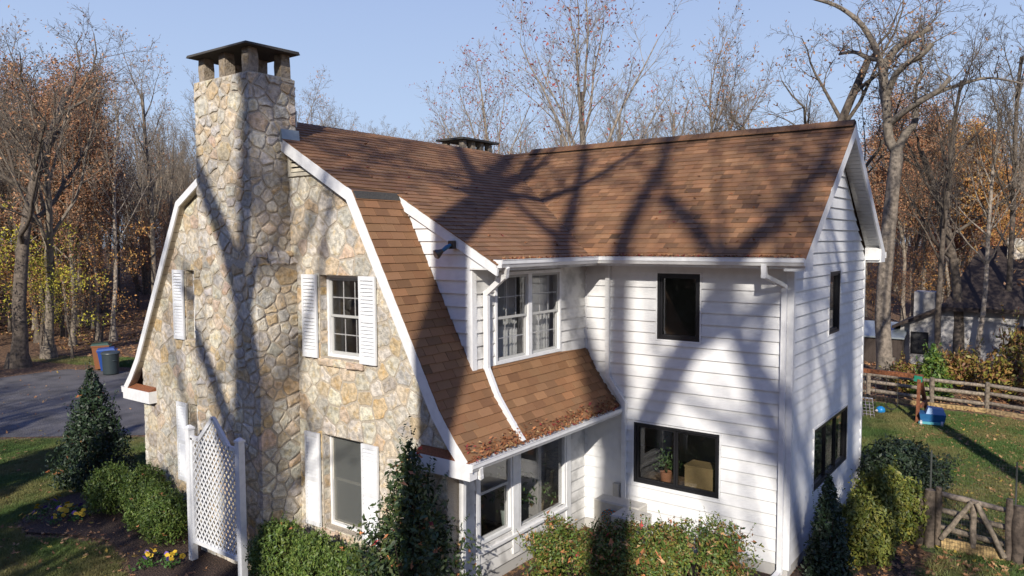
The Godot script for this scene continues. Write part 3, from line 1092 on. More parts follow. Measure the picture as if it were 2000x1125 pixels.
func build_dormer_and_bay() -> void:
	# cheek of the dormer, facing the gable side
	var cheek := sub("dormer_cheek", house)
	var cm := MB.new()
	cm.prism(PackedVector2Array([Vector2(7.22, 6.40), Vector2(8.74, 3.62), Vector2(8.74, upper_y(8.74) - 0.09)]), front(DORMER_Z), -0.12, -0.001)
	part("core", cm, mats.plaster, cheek)
	clapboards(cheek, front(DORMER_Z), 3.60, 6.42, func(v: float) -> Array:
		var a := 7.188 + (6.5 - v) / 1.821 + 0.02
		var b := minf(8.70, 4.6 + (7.92 - 0.06 - v) / SLOPE)
		return [minf(a, b), b], [], mats.siding)
	var cb := MB.new()
	cb.box(Vector3(8.68, 3.62, DORMER_Z - 0.08), Vector3(8.785, 5.42, DORMER_Z + 0.03))
	part("corner_board", cb, mats.trim, cheek)
	var fb := MB.new()
	var a := Vector2(7.10, upper_y(7.10) - 0.004); var b := Vector2(9.33, upper_y(9.33) - 0.004)
	var dn := Vector2(-0.481, -0.876) * 0.20
	fb.prism(PackedVector2Array([a, a + Vector2(0.05, -0.12), Vector2(7.36, 6.20), b + dn * 0.9 + Vector2(0.06, 0.0), b]), front(DORMER_Z), 0.03, 0.075)
	fb.prism(PackedVector2Array([Vector2(8.70, 5.46), Vector2(8.70, 5.27), Vector2(9.31, 5.27), Vector2(9.31, 5.40)]), front(DORMER_Z), -0.02, 0.032)
	part("rake_board", fb, mats.trim, cheek)
	# dormer face
	var face := sub("dormer_wall", house)
	face.set_meta("label", "weathered white clapboard wall of the dormer")
	var win := Rect2(1.49, 3.69, 1.94, 1.46)
	var core := MB.new()
	wall_core(core, side(DORMER_X), 0.90, 4.386, 3.55, 5.45, [win], -0.12, -0.001)
	part("core", core, mats.plaster, face)
	clapboards(face, side(DORMER_X), 3.60, 5.30, func(_v: float) -> Array: return [0.93, 4.384], [win.grow(0.04)], mats.old_siding)
	for k in 2:
		hung_window(side(DORMER_X), Rect2(1.45 + 1.0 * k, 3.65, 1.0, 1.53), 0.045, true, false, "", 0.055)
	var cu := MB.new()
	for q in [[2.56, 3.40, 0.03], [1.50, 2.36, 0.03]]:
		for s in 30:
			var u0: float = lerpf(q[0], q[1], s / 30.0)
			var u1: float = lerpf(q[0], q[1], (s + 1) / 30.0)
			var d0: float = -0.2 + q[2] * sin(s * 1.9)
			var d1: float = -0.2 + q[2] * sin((s + 1) * 1.9)
			var m := side(DORMER_X)
			cu.quad(m.call(u0, 3.66, d0), m.call(u1, 3.66, d1), m.call(u1, 5.15, d1), m.call(u0, 5.15, d0))
	part("curtain", cu, mats.curtain, house)
	var so := MB.new()
	so.box(Vector3(8.752, 5.25, -3.9), Vector3(9.30, 5.28, -0.83))
	so.box(Vector3(9.27, 5.24, -3.9), Vector3(9.305, 5.36, -0.83))
	part("dormer_soffit", so, mats.old_siding, house)
	# bay wall below the lower eave
	var bay := sub("bay_wall", house)
	var holes := [Rect2(1.00, 0.74, 0.92, 1.66), Rect2(2.10, 0.64, 1.54, 1.76)]
	var bc := MB.new()
	wall_core(bc, side(DORMER_X), 0.36, 4.386, 0.0, 2.75, holes, -0.14, -0.001)
	part("core", bc, mats.plaster, bay)
	clapboards(bay, side(DORMER_X), 0.22, 2.48, func(_v: float) -> Array: return [0.37, 4.384], [Rect2(0.94, 0.70, 2.86, 1.75)], mats.old_siding)
	hung_window(side(DORMER_X), Rect2(1.00, 0.74, 0.92, 1.66), 0.03, false, false, "double-hung window under the lower eave behind the holly", 0.05)
	var pw := sub("picture_window", house)
	pw.set_meta("label", "fixed picture window with potted plants behind it")
	var pf := MB.new()
	ring(pf, side(DORMER_X), Rect2(2.10, 0.64, 1.54, 1.76), 0.06, -0.1, 0.04)
	part("frame", pf, mats.trim, pw)
	var pg := MB.new()
	flat(pg, side(DORMER_X), Rect2(2.15, 0.69, 1.44, 1.66), -0.03, -0.025)
	part("pane", pg, mats.glass, pw)
	var pt := MB.new()
	flat(pt, side(DORMER_X), Rect2(1.92, 0.30, 0.18, 2.14), 0.0, 0.05)
	flat(pt, side(DORMER_X), Rect2(3.64, 0.30, 0.15, 2.14), 0.0, 0.05)
	flat(pt, side(DORMER_X), Rect2(0.92, 0.30, 0.08, 2.14), 0.0, 0.05)
	flat(pt, side(DORMER_X), Rect2(1.00, 0.60, 2.64, 0.045), 0.0, 0.08)
	part("casing", pt, mats.trim, house)
	var es := MB.new()
	es.box(Vector3(8.752, 2.41, WING_FRONT + 0.03), Vector3(9.50, 2.44, 0.13))
	es.box(Vector3(9.47, 2.40, WING_FRONT + 0.03), Vector3(9.515, 2.53, 0.13))
	part("lower_soffit", es, mats.trim, house)

func build_wing() -> void:
	var fr := front(WING_FRONT)
	var rt := side(WING_END)
	var w1 := Rect2(10.30, 3.89, 0.82, 1.21)
	var w2 := Rect2(9.84, 1.13, 1.67, 1.15)
	var w3 := Rect2(6.70, 3.89, 0.82, 1.20)
	var w4 := Rect2(5.81, 1.09, 2.60, 1.15)
	var wall := sub("wing_front_wall", house)
	wall.set_meta("label", "bright white clapboard front of the wing")
	var c := MB.new()
	wall_core(c, fr, DORMER_X - 0.14, WING_END, 0.0, 5.42, [w1, w2], -0.15, -0.001)
	part("core", c, mats.plaster, wall)
	clapboards(wall, fr, 0.22, 5.27, func(_v: float) -> Array: return [DORMER_X + 0.03, WING_END - 0.02], [w1.grow(0.03), w2.grow(0.03)], mats.siding)
	var end := sub("wing_end_wall", house)
	end.set_meta("label", "white clapboard gable end of the wing")
	var e := MB.new()
	wall_core(e, rt, 4.54, 9.79, 0.0, 5.3, [w3, w4], -0.15, -0.001)
	e.prism(PackedVector2Array([Vector2(4.39, 5.3), Vector2(9.79, 5.3), Vector2(7.09, 7.76)]), rt, -0.15, -0.001)
	part("core", e, mats.plaster, end)
	clapboards(end, rt, 0.22, 7.72, func(v: float) -> Array:
		var inset := maxf(0.0, (v - 5.36) / WING_SLOPE)
		return [4.40 + inset, 9.775 - inset], [w3.grow(0.03), w4.grow(0.03)], mats.siding)
	black_window(fr, w1, [], "black-framed upper window on the wing front")
	black_window(fr, w2, [0.5], "wide black-framed sliding window low on the wing front")
	black_window(rt, w3, [], "black-framed upper window on the gable end")
	black_window(rt, w4, [0.36, 0.66], "wide black-framed window low on the gable end")
	var cb := MB.new()
	cb.box(Vector3(WING_END - 0.09, 0.15, WING_FRONT - 0.002), Vector3(WING_END + 0.034, 5.27, WING_FRONT + 0.036))
	cb.box(Vector3(WING_END - 0.002, 0.15, WING_FRONT - 0.07), Vector3(WING_END + 0.033, 5.27, WING_FRONT - 0.001))
	part("corner_board", cb, mats.trim, house)
	var cb2 := MB.new()
	cb2.box(Vector3(WING_END - 0.002, 0.15, WING_BACK - 0.03), Vector3(WING_END + 0.034, 5.3, WING_BACK + 0.06))
	part("corner_board", cb2, mats.trim, house)
	var cb3 := MB.new()
	cb3.box(Vector3(DORMER_X + 0.002, 0.2, WING_FRONT + 0.002), Vector3(DORMER_X + 0.045, 5.26, WING_FRONT + 0.045))
	part("corner_board", cb3, mats.trim, house)
	# rear and far walls, floors: plain shells that close the rooms
	var sh := MB.new()
	sh.box(Vector3(0.2, 0.0, WING_BACK), Vector3(WING_END - 0.16, 5.4, WING_BACK + 0.15))
	sh.box(Vector3(0.2, 0.0, WING_BACK + 0.16), Vector3(0.35, 3.1, -0.36))
	sh.prism(PackedVector2Array([Vector2(0.36, 3.1), Vector2(8.7, 3.1), Vector2(7.08, 6.36), Vector2(4.6, 7.74), Vector2(2.12, 6.36)]), front(WING_BACK), 0.0, 0.14)
	part("rear_walls", sh, mats.siding, house)
	var fl := MB.new()
	fl.box(Vector3(0.36, 0.1, WING_BACK + 0.16), Vector3(8.60, 0.25, -0.36))
	fl.box(Vector3(8.62, 0.1, WING_BACK + 0.16), Vector3(12.54, 0.25, -4.54))
	fl.box(Vector3(0.36, 2.70, WING_BACK + 0.16), Vector3(8.60, 2.80, -0.36))
	fl.box(Vector3(8.62, 2.70, WING_BACK + 0.16), Vector3(12.54, 2.80, -4.54))
	part("floors", fl, mats.room_floor, house)
	var inn := MB.new()
	inn.box(Vector3(5.6, 0.26, -3.1), Vector3(8.58, 2.69, -3.0))
	inn.box(Vector3(5.55, 0.26, -9.0), Vector3(5.65, 2.69, -0.36))
	inn.box(Vector3(5.45, 2.81, -9.0), Vector3(5.55, 6.6, -0.37))
	inn.box(Vector3(8.64, 2.82, -7.4), Vector3(12.5, 5.3, -7.3))
	inn.box(Vector3(8.64, 0.27, -8.9), Vector3(12.5, 2.68, -8.8))
	part("inner_walls", inn, mats.plaster, house)
	# eaves of the wing
	var so := MB.new()
	so.box(Vector3(9.3, 5.25, WING_FRONT + 0.0), Vector3(12.72, 5.28, -3.90))
	so.box(Vector3(9.3, 5.24, -3.90), Vector3(13.02, 5.38, -3.865))
	so.box(Vector3(9.3, 5.25, WING_BACK - 0.48), Vector3(13.02, 5.28, WING_BACK))
	part("wing_soffit", so, mats.trim, house)
	# rake of the gable end
	var path := [Vector2(3.85, 5.385), Vector2(7.09, 7.875), Vector2(10.33, 5.385)]
	var low := offset_path(path, 0.20)
	for k in 2:
		var f := MB.new()
		f.prism(PackedVector2Array([path[k], path[k + 1], low[k + 1], low[k]]), rt, 0.305, 0.338)
		part("rake_board", f, mats.trim, house)
		var inn2 := offset_path(path, 0.115)
		var sf := sub("soffit", house)
		var ln: float = (inn2[k + 1] - inn2[k]).length()
		var cnt := int(ln / 0.11)
		for q in cnt:
			var p: Vector2 = inn2[k].lerp(inn2[k + 1], float(q) / cnt)
			var r: Vector2 = inn2[k].lerp(inn2[k + 1], (q + 0.9) / cnt)
			var d: Vector2 = (r - p).normalized()
			var nn := Vector2(d.y, -d.x) * 0.02
			var s := MB.new()
			s.prism(PackedVector2Array([p, r, r + nn, p + nn]), rt, 0.0, 0.303)
			part("soffit_board", s, mats.trim, sf)
	for q in [[3.86, 4.30], [9.86, 10.30]]:
		var r := MB.new()
		r.prism(PackedVector2Array([Vector2(q[0], 5.20), Vector2(q[1], 5.20), Vector2(q[1], 5.40 + (0.1 if q[0] < 5.0 else 0.0)), Vector2(q[0], 5.40 + (0.0 if q[0] < 5.0 else 0.12))]), rt, 0.002, 0.335)
		part("eave_return", r, mats.trim, house)
	# flood lamp on the dormer rake
	var lamp := sub("flood_lamp", house)
	lamp.set_meta("label", "blue and bronze flood lamp on the dormer rake board")
	var l1 := MB.new()
	l1.bar(Vector3(8.44, 5.64, -0.82), Vector3(8.44, 5.64, -0.76), 0.12, 0.13)
	part("mount", l1, mats.bronze, lamp)
	var l2 := MB.new()
	l2.tube(PackedVector3Array([Vector3(8.44, 5.64, -0.76), Vector3(8.40, 5.60, -0.70), Vector3(8.34, 5.54, -0.66)]), PackedFloat32Array([0.025, 0.035, 0.03]), 8, true)
	part("arm", l2, mats.blue_paint, lamp)
	var l3 := MB.new()
	l3.tube(PackedVector3Array([Vector3(8.35, 5.55, -0.665), Vector3(8.30, 5.50, -0.60), Vector3(8.285, 5.485, -0.575)]), PackedFloat32Array([0.03, 0.075, 0.08]), 12, true)
	part("shade", l3, mats.bronze, lamp)
	var l4 := MB.new()
	l4.tube(PackedVector3Array([Vector3(8.285, 5.485, -0.577), Vector3(8.282, 5.482, -0.568)]), PackedFloat32Array([0.07, 0.06]), 12, true)
	part("lens", l4, mats.lens, lamp)

func build_gutters() -> void:
	gutter(Vector3(9.305, 5.285, -0.82), Vector3(9.305, 5.285, -3.79), Vector3.RIGHT)
	gutter(Vector3(9.36, 5.285, -3.862), Vector3(13.05, 5.285, -3.862), Vector3.BACK)
	gutter(Vector3(9.517, 2.40, 0.17), Vector3(9.517, 2.40, WING_FRONT + 0.03), Vector3.RIGHT)
	gutter(Vector3(13.05, 5.285, WING_BACK - 0.50), Vector3(9.4, 5.285, WING_BACK - 0.50), Vector3.FORWARD)
	gutter(Vector3(-0.335, 2.40, -9.9), Vector3(-0.335, 2.40, 0.17), Vector3.LEFT)
	downspout([Vector3(9.36, 5.28, -1.0), Vector3(9.30, 5.16, -1.05), Vector3(8.84, 4.86, -1.16), Vector3(8.84, 3.66, -1.16), Vector3(9.05, 3.22, -1.16), Vector3(9.36, 2.80, -1.16), Vector3(9.53, 2.58, -1.16)])
	downspout([Vector3(9.29, 5.20, WING_FRONT + 0.06), Vector3(9.29, 3.10, WING_FRONT + 0.06), Vector3(9.65, 2.62, WING_FRONT + 0.06), Vector3(9.65, 0.10, WING_FRONT + 0.06)])
	downspout([Vector3(12.42, 5.29, -3.80), Vector3(12.42, 5.12, -3.82), Vector3(12.60, 4.94, WING_FRONT + 0.085), Vector3(12.60, 0.12, WING_FRONT + 0.085), Vector3(12.56, 0.06, WING_FRONT + 0.3)])
	downspout([Vector3(9.57, 2.41, -0.05), Vector3(9.55, 2.28, -0.08), Vector3(9.08, 2.14, -0.25), Vector3(9.05, 0.1, -0.25)])
	# fallen leaves caught in the gutters and along the eaves
	var rng := RandomNumberGenerator.new()
	rng.seed = 77
	var lv := MB.new()
	for k in 620:
		var z := rng.randf_range(-4.3, 0.1)
		var back := pow(rng.randf(), 2.2) * 0.22
		oak_leaf(lv, Vector3(9.58 - back * 0.75 + rng.randf_range(-0.03, 0.03), 2.535 + back * 0.95 + rng.randf_range(0.0, 0.03), z), rng.randf_range(0.03, 0.06), rng, 0.8)
	for k in 260:
		var z := rng.randf_range(-3.7, -0.9)
		oak_leaf(lv, Vector3(9.36 + rng.randf_range(-0.04, 0.05), 5.41 + rng.randf_range(0.0, 0.02), z), rng.randf_range(0.025, 0.05), rng, 0.8)
	for k in 420:
		var x := rng.randf_range(9.3, 13.0)
		oak_leaf(lv, Vector3(x, 5.415 + rng.randf_range(0.0, 0.025), -3.84 + rng.randf_range(-0.03, 0.06)), rng.randf_range(0.025, 0.05), rng, 0.8)
	for k in 46:   # scattered singly on the slopes
		var x := rng.randf_range(5.2, 9.0)
		var z := rng.randf_range(-3.5, -0.2)
		if x > 7.1 and z > -1.0: continue
		oak_leaf(lv, Vector3(x, upper_y(x) + 0.03, z), rng.randf_range(0.04, 0.07), rng, 0.5)
	for k in 30:
		var x := rng.randf_range(9.5, 12.9)
		var z := rng.randf_range(-6.8, -4.0)
		oak_leaf(lv, Vector3(x, 7.885 - WING_SLOPE * (z + 7.09) + 0.035, z), rng.randf_range(0.04, 0.06), rng, 0.5)
	part("gutter_leaves", lv, mats.dry_leaf, house, "stuff")

func oak_leaf(mb: MB, at: Vector3, size: float, rng: RandomNumberGenerator, tilt: float, bright := 1.0) -> void:
	var x := rng.randf()
	var c := Color(0.22, 0.085, 0.035) if x < 0.45 else (Color(0.32, 0.13, 0.05) if x < 0.7 else (Color(0.30, 0.19, 0.09) if x < 0.92 else Color(0.24, 0.03, 0.03)))
	c = c * rng.randf_range(0.7, 1.25) * bright
	c.a = 1.0
	mb.col = c
	var nrm := Vector3(rng.randfn(0, tilt), 1.0, rng.randfn(0, tilt)).normalized()
	var s := nrm.cross(Vector3(rng.randfn(), rng.randfn(), rng.randfn())).normalized()
	var t := nrm.cross(s)
	var curl := size * rng.randf_range(0.0, 0.5)
	mb.tri(at - s * size, at + t * size * 0.45 + nrm * curl, at + s * size * 0.1)
	mb.tri(at - s * size, at + s * size * 0.1, at - t * size * 0.45 + nrm * curl)
	mb.tri(at - s * size * 0.1 + t * size * 0.2, at + s * size + nrm * curl, at - s * size * 0.1 - t * size * 0.2)

# ------------------------------------------------------------------ trees
# style: n = children per level, at = where along the parent they start, ang = branching angle, len = length ratio
class Grower:
	var rng := RandomNumberGenerator.new()
	var wood := MB.new()      # trunk and limbs
	var twig := MB.new()      # small branches
	var leaf := MB.new()
	var st := {}
	var tint := Color(0.13, 0.105, 0.08)
	var tips := PackedVector3Array()
	func grow(p: Vector3, dir: Vector3, length: float, r: float, level: int) -> void:
		var last: bool = level >= st.n.size()
		var segs: int = [9, 7, 5, 3, 2, 2][mini(level, 5)]
		var pts := PackedVector3Array([p])
		var rad := PackedFloat32Array([r * (1.25 if level == 0 else 1.0)])
		var d := dir
		var wob: float = st.wob[mini(level, st.wob.size() - 1)]
		var q := p
		var tipr: float = maxf(r * (0.42 if level == 0 else 0.22), st.rmin * 0.6)
		for k in segs:
			d = (d + Vector3(rng.randfn(0, wob), rng.randfn(0, wob * 0.6), rng.randfn(0, wob)) + Vector3.UP * st.up[mini(level, st.up.size() - 1)]).normalized()
			q += d * length / segs
			pts.append(q)
			rad.append(lerpf(r, tipr, pow((k + 1.0) / segs, 0.85)))
		var mb: MB = wood if level <= 1 else twig
		var g := rng.randf_range(0.85, 1.15)
		mb.col = Color(tint.r * g, tint.g * g, tint.b * g)
		mb.tube(pts, rad, [9, 6, 4, 3, 3, 3][mini(level, 5)], false, 0.06 if level == 0 else 0.0)
		if last:
			if rng.randf() < st.leafy:
				tips.append(q)
			return
		var cnt: int = maxi(1, int(round(st.n[level] * rng.randf_range(0.8, 1.2))))
		var az := rng.randf() * TAU
		for k in cnt:
			var f: float = lerpf(st.at[level], 1.0, (k + rng.randf()) / cnt)
			if level > 0 and k == cnt - 1: f = 1.0
			var fi := f * segs
			var i0 := mini(int(fi), segs - 1)
			var at := pts[i0].lerp(pts[i0 + 1], fi - i0)
			var pd := (pts[i0 + 1] - pts[i0]).normalized()
			az += 2.4 + rng.randf_range(-0.5, 0.5)
			var s := pd.cross(Vector3(0.31, 0.2, 0.93)).normalized()
			s = s.rotated(pd, az)
			var ang: float = st.ang[level] * rng.randf_range(0.7, 1.25)
			if level == 0: ang *= lerpf(1.15, 0.55, f)
			var cd := (pd * cos(ang) + s * sin(ang)).normalized()
			var cl: float = length * st.len[level] * lerpf(1.0, 0.6, (f - st.at[level]) / (1.001 - st.at[level])) * rng.randf_range(0.75, 1.2)
			var cr: float = maxf(lerpf(rad[i0], rad[i0 + 1], fi - i0) * st.rr[level], st.rmin)
			grow(at, cd, cl, minf(cr, r * 0.8), level + 1)
	func leaves(per: int, spread: float, size: float, cols: Array) -> void:
		for t in tips:
			for k in per:
				var at := t + Vector3(rng.randfn(), rng.randfn(), rng.randfn()) * spread
				add_leaf(leaf, at, size * rng.randf_range(0.6, 1.3), cols)
	func add_leaf(mb: MB, at: Vector3, size: float, cols: Array, facing := Vector3.ZERO) -> void:
		var c: Color = cols[rng.randi() % cols.size()]
		var g := rng.randf_range(0.75, 1.25)
		mb.col = Color(c.r * g, c.g * g, c.b * g)
		var nn := (Vector3(rng.randfn(), rng.randfn(), rng.randfn()) + facing).normalized()
		var s := nn.cross(Vector3(rng.randfn(), rng.randfn(), rng.randfn())).normalized()
		var t := nn.cross(s)
		var k := mb.v.size()
		mb.v.append(at - s * size); mb.v.append(at + t * size * 0.42 + nn * size * 0.12); mb.v.append(at + s * size); mb.v.append(at - t * size * 0.42 + nn * size * 0.12)
		for q in 4:
			mb.n.append(nn); mb.c.append(mb.col)
		mb.i.append_array(PackedInt32Array([k, k + 1, k + 2, k, k + 2, k + 3]))

const FOREST := {"n": [15, 7, 6, 4], "at": [0.38, 0.25, 0.2, 0.2], "ang": [0.75, 0.7, 0.75, 0.7], "len": [0.34, 0.42, 0.45, 0.5], "rr": [0.5, 0.55, 0.6, 0.6], "wob": [0.05, 0.12, 0.16, 0.2], "up": [0.03, 0.10, 0.06, 0.05], "rmin": 0.009, "leafy": 0.12}
const VASE := {"n": [9, 7, 7, 5], "at": [0.42, 0.22, 0.2, 0.15], "ang": [0.72, 0.55, 0.65, 0.6], "len": [0.62, 0.48, 0.45, 0.5], "rr": [0.6, 0.55, 0.55, 0.6], "wob": [0.06, 0.11, 0.15, 0.18], "up": [0.02, 0.10, 0.08, 0.05], "rmin": 0.007, "leafy": 0.12}
const OAK := {"n": [9, 6, 6, 5], "at": [0.36, 0.3, 0.2, 0.15], "ang": [1.0, 0.75, 0.8, 0.7], "len": [0.55, 0.50, 0.48, 0.5], "rr": [0.55, 0.55, 0.55, 0.6], "wob": [0.07, 0.2, 0.24, 0.25], "up": [0.02, 0.05, 0.03, 0.02], "rmin": 0.008, "leafy": 0.15}
const TALL := {"n": [10, 5, 4, 3], "at": [0.42, 0.25, 0.2, 0.2], "ang": [0.8, 0.7, 0.75, 0.7], "len": [0.34, 0.45, 0.45, 0.5], "rr": [0.55, 0.55, 0.6, 0.6], "wob": [0.05, 0.13, 0.16, 0.2], "up": [0.03, 0.08, 0.06, 0.05], "rmin": 0.012, "leafy": 0.12}
const TALL_OAK := {"n": [8, 6, 6, 4], "at": [0.85, 0.25, 0.2, 0.2], "ang": [1.0, 0.75, 0.75, 0.7], "len": [0.5, 0.45, 0.45, 0.5], "rr": [0.75, 0.55, 0.6, 0.6], "wob": [0.03, 0.16, 0.2, 0.2], "up": [0.02, 0.08, 0.05, 0.05], "rmin": 0.012, "leafy": 0.12}
const SAPLING := {"n": [12, 6, 4], "at": [0.25, 0.2, 0.2], "ang": [1.05, 0.7, 0.7], "len": [0.45, 0.42, 0.45], "rr": [0.5, 0.55, 0.6], "wob": [0.07, 0.14, 0.2], "up": [0.03, 0.0, 0.0], "rmin": 0.006, "leafy": 0.9}

func make_tree(called: String, style: Dictionary, height: float, r: float, seed_: int, tint: Color, leafs := {}, lean := Vector3.ZERO) -> Node3D:
	var g := Grower.new()
	g.rng.seed = seed_
	g.st = style.duplicate()
	if leafs.has("leafy"): g.st.leafy = leafs.leafy
	g.tint = tint
	g.grow(Vector3(0, -0.15, 0), (Vector3.UP + lean).normalized(), height * (0.9 if style == FOREST or style == SAPLING or style == TALL else 0.62), r, 0)
	# flare at the root
	g.wood.col = tint
	g.wood.tube(PackedVector3Array([Vector3(0, -0.2, 0), Vector3(0, 0.1, 0), Vector3(0, 0.6, 0)]), PackedFloat32Array([r * 1.9, r * 1.6, r * 1.22]), 9, false, 0.15)
	if leafs.has("cols"):
		g.leaves(leafs.per, leafs.spread, leafs.size, leafs.cols)
	var o := base(called, Vector3.ZERO)
	o.set_meta("kindname", called)
	tag(o, "", "tree")
	part("trunk", g.wood, mats.bark, o)
	var cr := part("crown", g.twig, mats.bark, o)
	if g.leaf.v.size():
		part("leaves", g.leaf, mats.dry_leaf, cr)
	return o

const RUST := [Color(0.31, 0.155, 0.075), Color(0.36, 0.205, 0.105), Color(0.27, 0.115, 0.055)]
const ORANGE := [Color(0.40, 0.19, 0.05), Color(0.44, 0.26, 0.07), Color(0.33, 0.14, 0.05)]
const YELLOW := [Color(0.42, 0.36, 0.03), Color(0.30, 0.30, 0.03), Color(0.50, 0.42, 0.05)]
const RED := [Color(0.22, 0.035, 0.03), Color(0.28, 0.07, 0.035), Color(0.25, 0.10, 0.05)]

const KIND_LOOK := {"a": "tall grey bare tree with few leaves", "b": "dark slim leafless tree", "c": "grey tree still hung with rusty leaves", "d": "pale thin leafless tree", "e": "pale spreading tree with reddish tips", "f": "grey forked bare tree", "h": "spreading oak with rusty leaves", "o": "tree in orange leaf", "r": "tree in dull red leaf"}

func plant_woods() -> void:
	var grey := Color(0.27, 0.222, 0.17)
	var dark := Color(0.155, 0.125, 0.096)
	var pale := Color(0.36, 0.305, 0.245)
	var rust_l := {"per": 9, "spread": 0.28, "size": 0.085, "cols": RUST, "leafy": 0.5}
	var few_l := {"per": 4, "spread": 0.2, "size": 0.07, "cols": RUST, "leafy": 0.10}
	var red_l := {"per": 4, "spread": 0.22, "size": 0.07, "cols": RED, "leafy": 0.16}
	var proto := {
		"a": make_tree("bare_tree", FOREST, 17.0, 0.20, 301, grey, few_l),
		"b": make_tree("bare_tree", FOREST, 15.0, 0.15, 302, dark),
		"c": make_tree("bare_tree", FOREST, 16.0, 0.17, 303, grey, rust_l),
		"d": make_tree("bare_tree", FOREST, 14.0, 0.13, 304, pale),
		"e": make_tree("bare_tree", VASE, 18.0, 0.24, 305, pale, red_l),
		"f": make_tree("bare_tree", VASE, 17.0, 0.22, 306, grey, few_l),
		"g": make_tree("oak_tree", OAK, 19.0, 0.30, 307, dark, few_l),
		"h": make_tree("oak_tree", OAK, 17.0, 0.26, 308, grey, rust_l),
		"s": make_tree("sapling", SAPLING, 6.0, 0.05, 309, dark, {"per": 7, "spread": 0.16, "size": 0.06, "cols": YELLOW, "leafy": 0.95}),
		"t": make_tree("sapling", SAPLING, 7.0, 0.06, 310, dark, {"per": 7, "spread": 0.2, "size": 0.065, "cols": ORANGE, "leafy": 0.9}),
		"u": make_tree("sapling", SAPLING, 7.0, 0.06, 311, dark, {"per": 8, "spread": 0.22, "size": 0.065, "cols": RUST, "leafy": 0.95}),
		"o": make_tree("maple_tree", FOREST, 14.0, 0.17, 312, grey, {"per": 10, "spread": 0.3, "size": 0.10, "cols": ORANGE, "leafy": 0.85}),
		"w": make_tree("tall_tree", TALL, 29.0, 0.38, 321, dark),
		"x": make_tree("tall_tree", TALL, 27.0, 0.36, 322, grey),
		"r": make_tree("maple_tree", FOREST, 13.0, 0.16, 313, grey, {"per": 10, "spread": 0.3, "size": 0.10, "cols": RED + RUST, "leafy": 0.8}),
	}
	var first := {}
	var put := func(k: String, x: float, z: float, size: float, label: String, group := "") -> void:
		var at := Vector3(x, ground_y(x, z), z)
		var turn := fmod(absf(x * 12.9 + z * 7.7), TAU)
		if not first.has(k):
			first[k] = true
			var o: Node3D = proto[k]
			o.position = at; o.rotation.y = turn; o.scale = Vector3.ONE * size
			tag(o, label, "", group)
		else:
			copy(proto[k], at, turn, Vector3.ONE * size, label, group)
	# trees that can be told apart
	for q in [
		["g", -22.1, -5.7, 1.15, "tall dark oak at the left edge with a broad bare crown"],
		["f", -23.7, -7.6, 1.05, "grey twin-limbed bare tree beside the dark oak at left"],
		["d", -26.8, -12.2, 1.05, "pale twiggy bare tree left of the trash bins"],
		["a", -27.5, -15.0, 0.95, "straight bare tree rising just left of the house eave"],
		["f", -15.1, -20.8, 0.84, "spreading bare tree behind the roof, right of the main chimney"],
		["h", -13.2, -22.8, 0.74, "rust-leaved bare tree behind the middle of the roof ridge"],
		["e", -7.8, -23.7, 0.98, "vase-shaped bare tree with reddish tips above the rear chimney"],
		["e", -1.8, -23.2, 1.16, "pale tall bare tree above the left half of the wing ridge"],
		["f", -1.2, -26.6, 1.12, "forked grey bare tree behind the middle of the wing ridge"],
		["g", 6.8, -27.0, 1.18, "dark bare oak rising behind the right end of the wing ridge"],
		["b", 12.1, -27.2, 0.9, "slim dark tree right of the big pruned oak"],
		["g", 12.75, -30.1, 0.85, "stout dark tree in front of the neighbour's white wall"],
		["d", 13.4, -29.6, 0.9, "thin leaning tree in front of the neighbour's roof"],
		["b", 14.4, -31.0, 1.0, "dark slender tree at the right edge by the neighbour's house"],
		["o", 11.8, -42.0, 0.80, "orange-leaved maple beyond the neighbour's roof"],
		["s", -21.2, -3.9, 1.0, "yellow-green sapling at the left edge of the woods"],
		["s", -23.2, -4.3, 1.2, "taller yellow-green sapling beyond the driveway at far left"],
		["t", -24.5, -10.5, 1.0, "orange-leaved sapling in the woods left of the bins"],
		["t", 12.6, -33.5, 1.0, "small orange sapling by the neighbour's white wall"],
	]:
		put.call(q[0], q[1], q[2], q[3], q[4])
	var rng := RandomNumberGenerator.new()
	rng.seed = 555
	# woods left of the house
	for k in 150:
		var u := rng.randf_range(-0.34, 0.14)   # slope across the view
		var d := rng.randf_range(40.0, 80.0)
		var p := yard(u * 1.0, d)
		var kind: String = ["a", "b", "c", "d", "a", "a", "b", "d", "c", "b"][rng.randi() % 10]
		put.call(kind, p.x, p.y, rng.randf_range(0.72, 1.0), KIND_LOOK[kind] + " in the woods left of the stone house", "woodland trees left of the house")
	for k in 40:
		var p := yard(rng.randf_range(-0.34, 0.12), rng.randf_range(36.0, 58.0))
		put.call(["t", "u", "u", "t", "s"][rng.randi() % 5], p.x, p.y, rng.randf_range(0.7, 1.15), "leafy sapling in the understory left of the stone house", "understory saplings left of the house")
	# woods behind the roofs
	for k in 42:
		var p := yard(rng.randf_range(0.12, 1.05), rng.randf_range(46.0, 85.0))
		var kind: String = ["a", "d", "f", "d", "h", "e"][rng.randi() % 6]
		put.call(kind, p.x, p.y, rng.randf_range(0.55, 0.92), KIND_LOOK[kind] + " in the woods behind the roofs", "woodland trees behind the roofs")
	# woods right of the house
	for k in 60:
		var p := yard(rng.randf_range(1.1, 1.75), rng.randf_range(46.0, 95.0))
		var kind: String = ["r", "a", "c", "a", "d", "c", "d", "o", "c", "r"][rng.randi() % 10]
		put.call(kind, p.x, p.y, rng.randf_range(0.6, 0.95), KIND_LOOK[kind] + " in the woods right of the house", "woodland trees right of the house")
